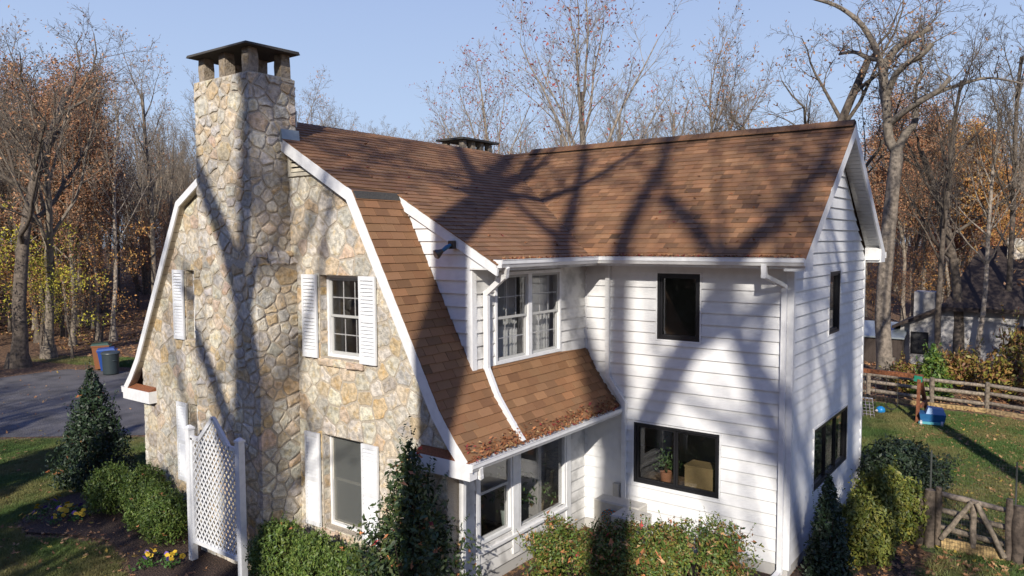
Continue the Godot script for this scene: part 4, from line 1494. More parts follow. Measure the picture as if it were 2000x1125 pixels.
	for k in 10:
		var p := yard(rng.randf_range(1.12, 1.7), rng.randf_range(37.0, 48.0))
		put.call(["u", "t", "u"][rng.randi() % 3], p.x, p.y, rng.randf_range(0.4, 0.8), "leafy sapling in the understory right of the house", "understory saplings right of the house")
	# the wood goes on as one mass in the distance
	for kk in 2:
		var src: Node3D = proto["c" if kk == 0 else "a"]
		for pn in ["trunk", "crown"]:
			var mm := MultiMesh.new()
			mm.transform_format = MultiMesh.TRANSFORM_3D
			mm.mesh = (src.get_node(pn) as MeshInstance3D).mesh
			mm.instance_count = 420
			var r2 := RandomNumberGenerator.new()
			r2.seed = 900 + kk
			for k in 420:
				var p := yard(r2.randf_range(-0.5, 1.85), r2.randf_range(62.0, 150.0))
				var sc := r2.randf_range(0.7, 1.05)
				mm.set_instance_transform(k, Transform3D(Basis(Vector3.UP, r2.randf() * TAU).scaled(Vector3.ONE * sc), Vector3(p.x, ground_y(p.x, p.y), p.y)))
			var mi := MultiMeshInstance3D.new()
			mi.name = numbered("distant_trunks" if pn == "trunk" else "distant_branches")
			mi.multimesh = mm
			add_child(mi)
			tag(mi, "distant bare woods beyond the nearer trees", "woods", "", "stuff")
	for pn in ["trunk", "crown", "crown/leaves"]:
		var mm := MultiMesh.new()
		mm.transform_format = MultiMesh.TRANSFORM_3D
		mm.mesh = (proto["u"].get_node(pn) as MeshInstance3D).mesh
		mm.instance_count = 320
		var r2 := RandomNumberGenerator.new()
		r2.seed = 950
		for k in 320:
			var p := yard(r2.randf_range(-0.5, 1.85), r2.randf_range(50.0, 120.0))
			mm.set_instance_transform(k, Transform3D(Basis(Vector3.UP, r2.randf() * TAU).scaled(Vector3.ONE * r2.randf_range(0.5, 1.1)), Vector3(p.x, ground_y(p.x, p.y), p.y)))
		var mi := MultiMeshInstance3D.new()
		mi.name = numbered("distant_undergrowth")
		mi.multimesh = mm
		add_child(mi)
		tag(mi, "distant brown undergrowth between the trunks of the woods", "undergrowth", "", "stuff")
	# the wood behind the viewer, which closes off the low sky
	for k in 60:
		var a := lerpf(-0.55, 1.75, (k + rng.randf()) / 60.0)
		var d := rng.randf_range(52.0, 75.0)
		var q := Vector2(8, 0) + Vector2(sin(a), cos(a)) * d
		put.call(["c", "h", "r", "c"][rng.randi() % 4], q.x, q.y, rng.randf_range(1.0, 1.25), "tree of the wood that closes the front yard", "woodland trees behind the front yard")
	# trees of the front yard, which stand behind the viewer and throw their shadows on the house
	for q in SHADE_TREES:
		put.call(q[0], q[1], q[2], q[3], q[4])

# a spot d metres ahead of the viewer and u*... to the side (u = 0 at the left edge of the picture, 1.37 at the right)
func yard(u: float, d: float) -> Vector2:
	var f := Vector2(-0.5936, -0.8048)
	var r := Vector2(0.8048, -0.5936)
	var p := Vector2(16.27, 8.23) + f * d + r * d * (u - 0.685)
	return p

const SHADE_TREES := [
	["w", 22.9, 15.2, 1.0, "tall bare tree in the front yard facing the wing corner"],
	["x", 25.2, 17.2, 1.0, "tall bare tree in the front yard facing the gable end"],
	["h", 9.3, 15.0, 0.72, "tall bare tree in the front yard facing the left shutters"],
	["w", 28.5, 19.5, 0.95, "tall bare tree at the right side of the front yard"],
	["x", 17.5, 24.0, 1.05, "tall bare tree far back in the front yard"],
	["w", 19.2, -6.0, 0.8, "dark tall tree right of the back yard"],
	["x", 21.3, -9.8, 0.85, "grey tall tree right of the back yard"],
	["h", 20.5, -17.0, 0.9, "rusty oak right of the rail fence"],
	["f", 23.5, -14.0, 1.0, "forked tree right of the rail fence"],
	["h", 18.5, -23.0, 0.85, "rusty oak right of the neighbour's house"],
	["g", 3.0, 20.0, 1.0, "dark oak in the front yard facing the driveway"],
	["f", -5.0, 17.5, 1.0, "forked tree in the front yard facing the driveway"],
	["h", -11.0, 13.0, 1.0, "rusty oak at the end of the driveway"],
]

# trees with limbs laid out by hand, then twigs grown from them
func build_limbed_trees() -> void:
	limbed_tree("pruned_oak", "massive pruned oak with sawn-off limbs behind the wing's gable end", Vector3(10.55, 0, -25.5), Color(0.25, 0.21, 0.165), 71, 0.32, [
		[[10.55, -0.3, 0.0], [10.45, 1.2, 0.0], [10.35, 3.0, 0.0], [10.45, 5.2, 0.05], [10.58, 7.2, 0.1], [10.70, 8.6, 0.1], [10.72, 9.3, 0.1], 0.32, 0.23],
		[[10.72, 9.2, 0.1], [10.45, 9.8, 0.25], [10.40, 10.7, 0.4], [10.30, 11.9, 0.5], [10.12, 12.9, 0.6], [9.75, 13.8, 0.7], [9.30, 14.5, 0.9], [8.50, 15.2, 1.0], [7.6, 15.6, 1.3], 0.21, 0.06],
		[[10.25, 12.3, 0.55], [10.35, 12.9, 0.3], [10.75, 13.45, 0.1], [11.3, 13.75, 0.0], [11.75, 13.98, -0.1], 0.16, 0.10],
		[[10.36, 11.4, 0.45], [10.7, 12.1, 0.8], [11.2, 12.5, 1.1], [11.7, 12.7, 1.3], [12.05, 13.05, 1.4], 0.13, 0.09],
		[[10.12, 12.9, 0.6], [9.6, 13.1, 0.2], [9.0, 13.5, -0.2], [8.3, 13.6, -0.6], 0.12, 0.05],
		[[10.40, 10.6, 0.4], [10.15, 11.6, 0.1], [9.95, 12.9, -0.2], 0.13, 0.07],
		[[10.72, 9.2, 0.1], [10.98, 9.9, -0.1], [11.28, 10.4, -0.3], [11.32, 11.2, -0.4], [11.9, 11.5, -0.6], [12.7, 11.8, -0.9], [13.7, 12.0, -1.2], [14.8, 11.7, -1.6], 0.17, 0.03],
		[[10.55, 10.4, 0.3], [11.0, 10.7, 0.6], [11.6, 11.0, 0.9], [12.3, 11.35, 1.1], [12.65, 11.75, 1.2], 0.13, 0.08],
		[[11.32, 11.1, -0.4], [11.2, 11.8, -0.8], [11.35, 12.5, -1.2], [11.2, 13.3, -1.5], 0.09, 0.04],
	], 9, 0.03)
	limbed_tree("yard_oak", "old oak in the front yard nearest the house", Vector3(14.67, 0, 11.5), Color(0.10, 0.08, 0.06), 72, 0.36, [
		[[14.67, -0.3, 0.0], [14.70, 3.0, 0.0], [14.66, 7.0, 0.0], [14.65, 11.0, 0.0], [14.66, 13.2, 0.0], [14.70, 14.6, 0.0], [14.76, 15.9, 0.0], 0.36, 0.30],
		[[14.68, 14.7, 0.0], [14.32, 15.95, 0.05], [13.85, 16.8, 0.1], [13.35, 17.9, 0.2], [12.8, 19.6, 0.5], [12.5, 21.5, 0.8], 0.21, 0.05],
		[[14.72, 15.2, 0.0], [14.45, 16.9, 0.1], [14.42, 18.8, 0.1], [14.3, 21.0, 0.3], [14.6, 23.5, 0.2], 0.24, 0.06],
		[[14.76, 15.3, 0.0], [15.1, 15.95, -0.2], [15.6, 16.2, -0.4], [16.6, 16.8, -0.8], [17.8, 18.2, -1.2], 0.21, 0.05],
		[[14.72, 15.5, 0.0], [14.70, 16.9, -0.3], [14.95, 18.5, -0.7], [15.4, 20.6, -1.1], [15.6, 23.0, -1.4], 0.22, 0.06],
		[[14.62, 15.0, 0.0], [14.40, 15.1, 0.1], [14.14, 15.03, 0.15], 0.13, 0.10],
		[[14.30, 16.0, 0.05], [13.98, 15.85, 0.1], [13.43, 15.4, 0.3], [12.9, 14.9, 0.5], [12.2, 14.6, 0.7], 0.07, 0.02],
		[[14.78, 15.5, 0.0], [15.05, 16.9, 0.4], [15.9, 18.6, 0.9], [16.9, 20.5, 1.2], 0.15, 0.04],
	], 9, 0.035)
	limbed_tree("forked_tree", "tall forked tree in the front yard facing the wing", Vector3(21.85, 0, 20.0), Color(0.14, 0.11, 0.085), 73, 0.38, [
		[[21.85, -0.3, 0.0], [21.75, 4.0, 0.0], [21.9, 9.0, 0.0], [21.85, 13.0, 0.0], [21.88, 15.9, 0.0], 0.42, 0.33],
		[[21.85, 15.0, 0.0], [22.5, 16.4, 0.0], [23.25, 17.8, 0.0], [24.04, 19.1, 0.1], [25.4, 21.1, 0.2], [26.3, 22.6, 0.4], [27.2, 24.8, 0.6], 0.32, 0.10],
		[[21.88, 15.7, 0.0], [21.3, 17.4, 0.0], [20.8, 19.4, 0.1], [20.95, 21.5, 0.2], [21.05, 23.6, 0.2], [20.8, 26.0, 0.4], 0.29, 0.08],
		[[21.88, 15.8, 0.0], [21.9, 17.6, 0.0], [21.95, 19.6, -0.1], [22.4, 21.3, -0.2], [22.85, 22.9, -0.3], [23.2, 25.5, -0.5], 0.28, 0.08],
		[[23.25, 17.8, 0.0], [23.9, 18.1, -0.5], [24.9, 18.6, -1.0], [26.0, 19.6, -1.4], 0.18, 0.06],
		[[20.8, 19.4, 0.1], [19.9, 20.6, 0.4], [19.2, 22.2, 0.7], [18.9, 24.0, 0.9], 0.12, 0.04],
	], 9, 0.04)
	limbed_tree("leaning_tree", "leaning tree in the front yard facing the chimney", Vector3(13.6, 0, 16.0), Color(0.14, 0.11, 0.085), 74, 0.30, [
		[[13.6, -0.3, 0.0], [13.55, 4.0, 0.0], [13.45, 8.0, 0.0], [13.25, 11.3, 0.0], [12.96, 13.1, 0.0], [12.43, 14.5, 0.0], [11.95, 15.4, 0.1], [11.3, 16.6, 0.2], 0.32, 0.14],
		[[13.4, 9.2, 0.0], [12.7, 11.0, 0.2], [12.0, 12.4, 0.3], [11.3, 13.5, 0.4], [10.4, 14.4, 0.6], 0.22, 0.07],
		[[12.96, 13.1, 0.0], [13.2, 14.3, -0.3], [13.3, 15.6, -0.5], [13.0, 17.0, -0.8], 0.12, 0.03],
		[[13.35, 10.2, 0.0], [14.0, 11.2, 0.3], [14.3, 12.4, 0.6], 0.10, 0.03],
	], 8, 0.035)

func limbed_tree(called: String, label: String, foot: Vector3, tint: Color, seed_: int, butt: float, limbs: Array, sprigs: int, sprig_r: float) -> void:
	var g := Grower.new()
	g.rng.seed = seed_
	g.st = OAK.duplicate()
	g.tint = tint
	for l in limbs:
		var pts := PackedVector3Array()
		var rad := PackedFloat32Array()
		var cnt: int = l.size() - 2
		for k in cnt:
			pts.append(Vector3(l[k][0] - foot.x, l[k][1], l[k][2]))
			rad.append(lerpf(l[cnt], l[cnt + 1], float(k) / (cnt - 1)) * g.rng.randf_range(0.93, 1.08))
		# smooth the path
		var sp := PackedVector3Array(); var sr := PackedFloat32Array()
		for k in cnt - 1:
			for q in 4:
				sp.append(pts[k].cubic_interpolate(pts[k + 1], pts[maxi(k - 1, 0)], pts[mini(k + 2, cnt - 1)], q / 4.0))
				sr.append(lerpf(rad[k], rad[k + 1], q / 4.0))
		sp.append(pts[cnt - 1]); sr.append(rad[cnt - 1])
		g.wood.col = g.tint * g.rng.randf_range(0.95, 1.15)
		g.wood.col.a = 1.0
		g.wood.tube(sp, sr, 10, true, 0.07)
		if l[cnt] < 0.3:
			for k in sprigs:
				var at := sp[int(lerpf(sp.size() * 0.35, sp.size() - 1.0, k / (sprigs - 1.0)))]
				g.grow(at, Vector3(g.rng.randfn(), 0.5 + g.rng.randf() * 0.6, g.rng.randfn()).normalized(), g.rng.randf_range(0.8, 2.0), sprig_r, 2)
	g.wood.col = g.tint
	g.wood.tube(PackedVector3Array([Vector3(0, -0.4, 0), Vector3(-0.01, 0.15, 0), Vector3(-0.03, 0.9, 0)]), PackedFloat32Array([butt * 1.8, butt * 1.45, butt * 1.03]), 10, false, 0.15)
	g.leaves(2, 0.15, 0.08, RUST)
	var o := base(called, foot)
	tag(o, label, "tree")
	part("trunk", g.wood, mats.bark, o)
	var cr := part("crown", g.twig, mats.bark, o)
	if g.leaf.v.size(): part("leaves", g.leaf, mats.dry_leaf, cr)

# ------------------------------------------------------------------ shrubs
# leaves spread through the outer shell of a lumpy body of the given half sizes
func make_shrub(called: String, half: Vector3, count: int, leaf: float, cols: Array, seed_: int, shape := "round", depth := 0.35, rough := 0.12, extra := [], shoots := 60) -> Node3D:
	var g := Grower.new()
	g.rng.seed = seed_
	var mb := MB.new()
	var fn := FastNoiseLite.new()
	fn.seed = seed_; fn.frequency = 1.0
	for k in count:
		var y := g.rng.randf()
		var a := g.rng.randf() * TAU
		var rr: float
		var pos: Vector3
		var face: Vector3
		if shape == "cone":
			y = 1.0 - sqrt(g.rng.randf() * 0.985)
			rr = pow(1.0 - y, 0.8) * (0.55 + 0.45 * minf(1.0, y * 6.0 + 0.4))
			var lump := 1.0 + rough * 2.2 * fn.get_noise_3d(cos(a) * 2.2, y * half.y * 2.4, sin(a) * 2.2)
			var t := 1.0 - depth * pow(g.rng.randf(), 1.6)
			pos = Vector3(cos(a) * half.x * rr * lump * t, y * half.y * 2.0, sin(a) * half.z * rr * lump * t)
			face = Vector3(cos(a), 0.5, sin(a))
		else:
			var dirv := Vector3(g.rng.randfn(), g.rng.randfn(), g.rng.randfn()).normalized()
			if dirv.y < -0.75: dirv.y *= -1.0
			var e := 1.0 if shape == "round" else 0.62
			var sq := Vector3(signf(dirv.x) * pow(absf(dirv.x), e), signf(dirv.y) * pow(absf(dirv.y), e), signf(dirv.z) * pow(absf(dirv.z), e))
			var lump := 1.0 + rough * 2.0 * fn.get_noise_3d(dirv.x * 2.0, dirv.y * 2.0, dirv.z * 2.0) + rough * fn.get_noise_3d(dirv.x * 6.0, dirv.y * 6.0, dirv.z * 6.0)
			var t := 1.0 - depth * pow(g.rng.randf(), 1.8)
			pos = Vector3(sq.x * half.x, sq.y * half.y, sq.z * half.z) * lump * t + Vector3(0, half.y * 0.95, 0)
			pos.y = maxf(pos.y, 0.04)
			face = dirv
		var patchy := fn.get_noise_3d(pos.x * 2.5 + 9.0, pos.y * 2.5, pos.z * 2.5)
		if patchy < -0.38 and g.rng.randf() < 0.6: continue          # thin places
		var pick: Array = cols if g.rng.randf() < 0.5 else [cols[clampi(int((patchy + 0.5) * cols.size()), 0, cols.size() - 1)]]
		g.add_leaf(mb, pos, leaf * g.rng.randf_range(0.55, 1.45), pick, face * 0.9)
	for k in shoots:   # sprigs that stand out of the outline
		var q := mb.v[(g.rng.randi() % (mb.v.size() / 4)) * 4]
		if q.y < half.y * 0.7: continue
		var dirq := (q - Vector3(0, half.y * 0.6, 0)).normalized() + Vector3(g.rng.randfn() * 0.3, 0.6, g.rng.randfn() * 0.3)
		for e in 9:
			g.add_leaf(mb, q + dirq * (0.018 * e) * (leaf / 0.03) * 0.8, leaf * g.rng.randf_range(0.5, 1.0), cols, dirq)
	var st := MB.new()
	st.col = Color(0.07, 0.05, 0.035)
	for k in 14:
		var a := g.rng.randf() * TAU
		var f := g.rng.randf_range(0.2, 0.75)
		var topy := half.y * (1.5 if shape != "cone" else 1.85 - f * 1.6)
		st.tube(PackedVector3Array([Vector3(0, -0.05, 0), Vector3(cos(a) * half.x * f * 0.5, topy * 0.5, sin(a) * half.z * f * 0.5), Vector3(cos(a) * half.x * f, topy, sin(a) * half.z * f)]), PackedFloat32Array([0.025, 0.016, 0.006]), 5)
	if shape == "cone":
		st.tube(PackedVector3Array([Vector3(0, -0.05, 0), Vector3(0, half.y, 0), Vector3(0, half.y * 1.95, 0)]), PackedFloat32Array([0.05, 0.03, 0.008]), 6)
	var o := base(called, Vector3.ZERO)
	o.set_meta("kindname", called)
	tag(o, "", "shrub")
	part("foliage", mb, mats.leaf, o)
	part("stems", st, mats.bark, o)
	if extra.size():
		var ex := MB.new()
		for k in int(extra[0]):
			var q := mb.v[(g.rng.randi() % (mb.v.size() / 4)) * 4] * Vector3(1.04, 1.02, 1.04)
			oak_leaf(ex, q, g.rng.randf_range(0.05, 0.095), g.rng, 0.9, 1.6)
		part("caught_leaves", ex, mats.dry_leaf, o, "stuff")
	return o

func place(o: Node3D, at: Vector3, turn: float, size: Vector3, label: String, group := "") -> void:
	o.position = at; o.rotation.y = turn; o.scale = size
	tag(o, label, "", group)

func plant_shrubs() -> void:
	var box := [Color(0.075, 0.125, 0.022), Color(0.10, 0.16, 0.028), Color(0.145, 0.19, 0.04), Color(0.05, 0.09, 0.018)]
	var gold := [Color(0.14, 0.155, 0.026), Color(0.09, 0.12, 0.022), Color(0.20, 0.19, 0.035)]
	var dark := [Color(0.022, 0.042, 0.018), Color(0.030, 0.055, 0.022), Color(0.018, 0.032, 0.016)]
	var b1 := make_shrub("boxwood", Vector3(0.52, 0.46, 0.50), 9000, 0.028, box, 401, "round", 0.4, 0.17, [9], 90)
	var b2 := make_shrub("boxwood", Vector3(0.50, 0.50, 0.50), 9000, 0.028, box, 402, "round", 0.4, 0.19, [7], 90)
	place(b1, Vector3(2.0, 0.04, 0.90), 0.4, Vector3(0.86, 1.02, 0.86), "sunlit boxwood left of the lattice trellis, farther from it")
	place(b2, Vector3(2.85, 0.04, 1.0), 1.1, Vector3(0.88, 0.98, 0.88), "sunlit boxwood standing next to the lattice trellis")
	copy(b1, Vector3(0.35, 0.04, 0.85), 2.0, Vector3(0.95, 1.08, 0.95), "shaded boxwood next to the tall conifer")
	copy(b2, Vector3(1.2, 0.04, 0.55), 3.0, Vector3(0.92, 1.08, 0.92), "shaded boxwood second from the tall conifer")
	copy(b2, Vector3(6.0, 0.04, 0.85), 4.0, Vector3(0.90, 1.08, 0.9), "boxwood right of the chimney foot")
	copy(b1, Vector3(6.88, 0.04, 0.80), 5.0, Vector3(0.80, 1.14, 0.82), "boxwood below the lower right window, second from the chimney")
	copy(b2, Vector3(7.58, 0.04, 0.75), 0.7, Vector3(0.76, 1.0, 0.8), "boxwood below the right shutter, third from the chimney")
	copy(b1, Vector3(8.05, 0.03, 0.62), 1.7, Vector3(0.7, 0.8, 0.7), "small boxwood beside the foot of the holly")
	var holly := make_shrub("holly_tree", Vector3(1.06, 1.42, 1.06), 11000, 0.045, [Color(0.03, 0.06, 0.02), Color(0.045, 0.075, 0.022), Color(0.06, 0.08, 0.02), Color(0.022, 0.04, 0.016)], 411, "cone", 0.85, 0.42, [150], 240)
	place(holly, Vector3(8.75, 0.0, 0.55), 0.0, Vector3.ONE, "dark conical holly with caught brown leaves at the stone corner")
	holly.set_meta("category", "tree")
	var con := make_shrub("conifer", Vector3(0.92, 1.25, 0.92), 12000, 0.042, dark, 412, "cone", 0.6, 0.34, [30], 260)
	place(con, Vector3(-2.0, 0.0, 0.1), 0.0, Vector3(1.0, 1.12, 1.0), "dark conical evergreen by the driveway left of the house")
	con.set_meta("category", "tree")
	var h1 := make_shrub("hedge_shrub", Vector3(0.78, 0.55, 0.62), 13000, 0.03, gold + box + [Color(0.17, 0.095, 0.03), Color(0.20, 0.10, 0.035)], 421, "box", 0.45, 0.26, [150], 260)
	place(h1, Vector3(10.15, 0.0, -1.75), 0.3, Vector3(0.95, 0.98, 1.0), "hedge shrub under the picture window with caught oak leaves")
	copy(h1, Vector3(11.15, 0.0, -2.15), 1.9, Vector3(1.0, 1.0, 1.0), "middle hedge shrub in front of the heat pump")
	copy(h1, Vector3(11.85, 0.0, -2.5), 3.6, Vector3(1.0, 1.12, 1.0), "rightmost hedge shrub before the wing front")
	var r1 := make_shrub("narrow_evergreen", Vector3(0.42, 0.92, 0.42), 5200, 0.04, dark, 431, "cone", 0.6, 0.25)
	place(r1, Vector3(13.25, 0.0, -4.75), 0.0, Vector3.ONE, "narrow dark evergreen against the wing's corner")
	var r2 := make_shrub("cypress_shrub", Vector3(0.62, 0.60, 0.62), 9000, 0.04, gold + [Color(0.17, 0.19, 0.035)], 432, "round", 0.45, 0.2)
	place(r2, Vector3(13.6, 0.0, -5.75), 0.0, Vector3(0.85, 0.95, 0.85), "olive cypress shrub beside the narrow evergreen")
	copy(r2, Vector3(13.75, 0.0, -7.2), 2.0, Vector3(1.05, 1.1, 1.0), "bright yellow-green cypress shrub near the gate")
	var r3 := make_shrub("yew", Vector3(1.0, 0.62, 1.1), 9000, 0.05, [Color(0.02, 0.034, 0.014), Color(0.026, 0.044, 0.018)], 433, "round", 0.45, 0.22)
	place(r3, Vector3(13.5, 0.0, -10.2), 0.0, Vector3(0.95, 0.9, 1.15), "dark spreading yew at the rear corner of the wing")
	# shrubs by the far fence
	var f1 := make_shrub("fence_shrub", Vector3(0.6, 0.8, 0.6), 2600, 0.06, [Color(0.06, 0.12, 0.02), Color(0.12, 0.17, 0.02)], 441, "cone", 0.8, 0.3)
	place(f1, Vector3(12.6, 0.0, -22.3), 0.0, Vector3.ONE * 1.25, "bright green bush behind the rail fence")
	var f2 := make_shrub("fence_shrub", Vector3(0.9, 0.6, 0.8), 2400, 0.07, [Color(0.25, 0.14, 0.04), Color(0.20, 0.18, 0.03), Color(0.16, 0.07, 0.03)], 442, "round", 0.9, 0.3)
	place(f2, Vector3(14.9, 0.0, -23.2), 0.0, Vector3(1.1, 1.3, 1.1), "russet brushy bush behind the rail fence at right")
	# evergreens in the front yard that shade the lawn
	var ev := make_shrub("spruce", Vector3(2.6, 4.6, 2.6), 14000, 0.14, dark, 451, "cone", 0.6, 0.2)
	place(ev, Vector3(5.4, 0, 13.5), 0.0, Vector3.ONE, "spruce in the front yard nearest the trellis")
	ev.set_meta("category", "tree")
	copy(ev, Vector3(1.6, 0, 13.0), 1.0, Vector3.ONE * 1.05, "middle spruce in the front yard")
	copy(ev, Vector3(-2.4, 0, 13.6), 2.0, Vector3.ONE, "spruce in the front yard nearest the driveway")
	copy(f2, Vector3(13.2, 0.0, -24.6), 1.2, Vector3(1.2, 1.2, 1.1), "russet bush in front of the neighbour's white wall")
	copy(f2, Vector3(11.6, 0.0, -22.8), 2.4, Vector3(0.9, 0.9, 0.9), "russet bush behind the swing set's beam")
	copy(f2, Vector3(15.2, 0.0, -26.4), 3.4, Vector3(1.1, 1.9, 1.1), "tall russet bush at the right edge before the neighbour's house")
	# pansies
	var pan := base("pansy", Vector3(3.7, 0.055, 1.45))
	pan.set_meta("kindname", "pansy")
	tag(pan, "yellow pansy in the mulch left of the trellis foot", "flower", "pansies in the mulch")
	var g := Grower.new(); g.rng.seed = 5
	var gl := MB.new()
	for k in 60:
		g.add_leaf(gl, Vector3(g.rng.randfn() * 0.07, 0.03 + g.rng.randf() * 0.08, g.rng.randfn() * 0.07), 0.03, [Color(0.05, 0.12, 0.02)], Vector3.UP)
	part("foliage", gl, mats.leaf, pan)
	for k in 5:
		var fl := MB.new()
		var ctr := Vector3(g.rng.randfn() * 0.07, 0.13 + g.rng.randf() * 0.05, g.rng.randfn() * 0.07)
		var nn := Vector3(g.rng.randfn() * 0.4 + 0.6, 0.8, 0.6 + g.rng.randfn() * 0.4).normalized()
		var s := nn.cross(Vector3.UP).normalized()
		var t := s.cross(nn)
		fl.col = Color(0.58, 0.38, 0.02) if k < 4 else Color(0.12, 0.06, 0.30)
		for q in 5:
			var a := TAU * q / 5.0
			var c := ctr + (s * cos(a) + t * sin(a)) * 0.02
			for w in 6:
				var a0 := TAU * w / 6.0; var a1 := TAU * (w + 1) / 6.0
				fl.tri(c + nn * 0.004 * q, c + (s * cos(a0) + t * sin(a0)) * 0.022 + nn * 0.004 * q, c + (s * cos(a1) + t * sin(a1)) * 0.022 + nn * 0.004 * q)
		part("petals", fl, mats.petal, pan)
	var spots := [[3.35, 1.62, "trellis"], [3.95, 1.55, "trellis"], [3.6, 1.85, "trellis"], [-0.7, 1.75, "bed"], [-0.4, 2.05, "bed"], [-0.15, 1.6, "bed"], [0.1, 1.85, "bed"], [-0.9, 1.45, "bed"], [-0.05, 1.35, "bed"], [-0.45, 1.35, "bed"], [0.3, 1.5, "bed"]]
	for k in spots.size():
		var q: Array = spots[k]
		copy(pan, Vector3(q[0], 0.05, q[1]), k * 1.3, Vector3.ONE * (1.0 + 0.2 * (k % 3)), "yellow and violet pansy in the mulch " + ("left of the trellis foot" if q[2] == "trellis" else "at the left tip of the bed"), "pansies in the mulch" if q[2] == "trellis" else "pansies at the left tip of the bed")

# ------------------------------------------------------------------ ground
func ground_y(x: float, z: float) -> float:
	var d := maxf(0.0, Vector2(x - 6.0, z + 6.0).length() - 27.0)
	return minf(d * 0.028, 3.0) * (1.0 if x < 4.0 else clampf(1.0 - (x - 4.0) / 8.0, 0.25, 1.0)) if z < 6.0 else 0.0

func sheet(called: String, pts: PackedVector2Array, y: float, m: Material, th := 0.0) -> MeshInstance3D:
	var mb := MB.new()
	mb.prism(pts, func(u: float, v: float, h: float) -> Vector3: return Vector3(u, h, -v), y - maxf(th, 0.003), y)
	var o := part(called, mb, m, self)
	tag(o, "", "", "", "structure")
	return o

func build_ground() -> void:
	var mb := MB.new()
	var n := 80
	var span := 400.0
	for a in n + 1:
		for b in n + 1:
			var fx := float(a) / n * 2.0 - 1.0
			var fz := float(b) / n * 2.0 - 1.0
			var x := signf(fx) * pow(absf(fx), 2.2) * span
			var z := signf(fz) * pow(absf(fz), 2.2) * span
			mb.v.append(Vector3(x, ground_y(x, z), z)); mb.n.append(Vector3.UP); mb.c.append(Color.WHITE)
	for a in n:
		for b in n:
			var k := a * (n + 1) + b
			mb.i.append_array(PackedInt32Array([k, k + n + 1, k + n + 2, k, k + n + 2, k + 1]))
	tag(part("ground", mb, mats.litter, self), "", "", "", "structure")
	# v = -z in these outlines
	sheet("lawn", PackedVector2Array([Vector2(-9.4, 0.4), Vector2(-5.6, 3.6), Vector2(-1.0, 7.0), Vector2(-0.5, 12), Vector2(-1.5, 12), Vector2(0.15, 0.2), Vector2(9, -0.1), Vector2(9.4, -2.0), Vector2(30, -4.0), Vector2(30, -14), Vector2(-14, -14), Vector2(-14, -6)]), 0.006, mats.lawn)
	sheet("lawn", PackedVector2Array([Vector2(12.9, 9.4), Vector2(14.4, 7.0), Vector2(16.4, 6.6), Vector2(30, 6.0), Vector2(30, 17.5), Vector2(14.5, 20.2), Vector2(4.0, 20.2), Vector2(0.0, 18.0), Vector2(0.0, 11.0), Vector2(12.0, 10.4)]), 0.006, mats.lawn)
	sheet("lawn", PackedVector2Array([Vector2(-32, 4.6), Vector2(-30, 3.6), Vector2(-18.2, 8.6), Vector2(-13, 10.5), Vector2(-12, 13.0), Vector2(-15, 13.0), Vector2(-20.0, 10.6)]), 0.010, mats.lawn)
	sheet("driveway", PackedVector2Array([Vector2(-40, -22), Vector2(-30, -9), Vector2(-8.7, 0.26), Vector2(-5.5, 2.85), Vector2(-3.8, 4.4), Vector2(-2.5, 9.0), Vector2(-12, 10.2), Vector2(-17.0, 8.0), Vector2(-30, 2.6), Vector2(-60, -8)]), 0.014, mats.asphalt)
	sheet("path", PackedVector2Array([Vector2(-5.6, 2.2), Vector2(-4.6, 1.9), Vector2(-0.6, 4.6), Vector2(-0.6, 5.6), Vector2(-3.6, 4.4)]), 0.02, mats.concrete)
	sheet("mulch_bed", PackedVector2Array([Vector2(-1.6, -0.7), Vector2(-1.2, 0.2), Vector2(-0.6, 0.3), Vector2(0.25, 0.1), Vector2(3.5, -0.05), Vector2(8.9, -0.05), Vector2(9.3, -0.5), Vector2(9.2, -1.6), Vector2(7.5, -2.2), Vector2(5.6, -2.5), Vector2(4.0, -2.3), Vector2(2.9, -1.75), Vector2(1.8, -1.6), Vector2(0.9, -1.9), Vector2(0.1, -2.35), Vector2(-0.8, -2.1), Vector2(-1.4, -1.5)]), 0.045, mats.mulch, 0.05)
	sheet("mulch_bed", PackedVector2Array([Vector2(8.9, -0.1), Vector2(13.9, 3.2), Vector2(14.3, 6.8), Vector2(13.9, 11.6), Vector2(12.8, 11.4), Vector2(12.75, 4.3), Vector2(8.9, 4.3)]), 0.03, mats.mulch, 0.03)
	grass_and_leaves()

func scatter(called: String, mesh: Mesh, xf: Array, cols: PackedColorArray, label: String, category: String) -> void:
	var mm := MultiMesh.new()
	mm.transform_format = MultiMesh.TRANSFORM_3D
	mm.use_colors = true
	mm.mesh = mesh
	mm.instance_count = xf.size()
	for k in xf.size():
		mm.set_instance_transform(k, xf[k])
		mm.set_instance_color(k, cols[k])
	var mi := MultiMeshInstance3D.new()
	mi.name = numbered(called)
	mi.multimesh = mm
	add_child(mi)
	tag(mi, label, category, "", "stuff")

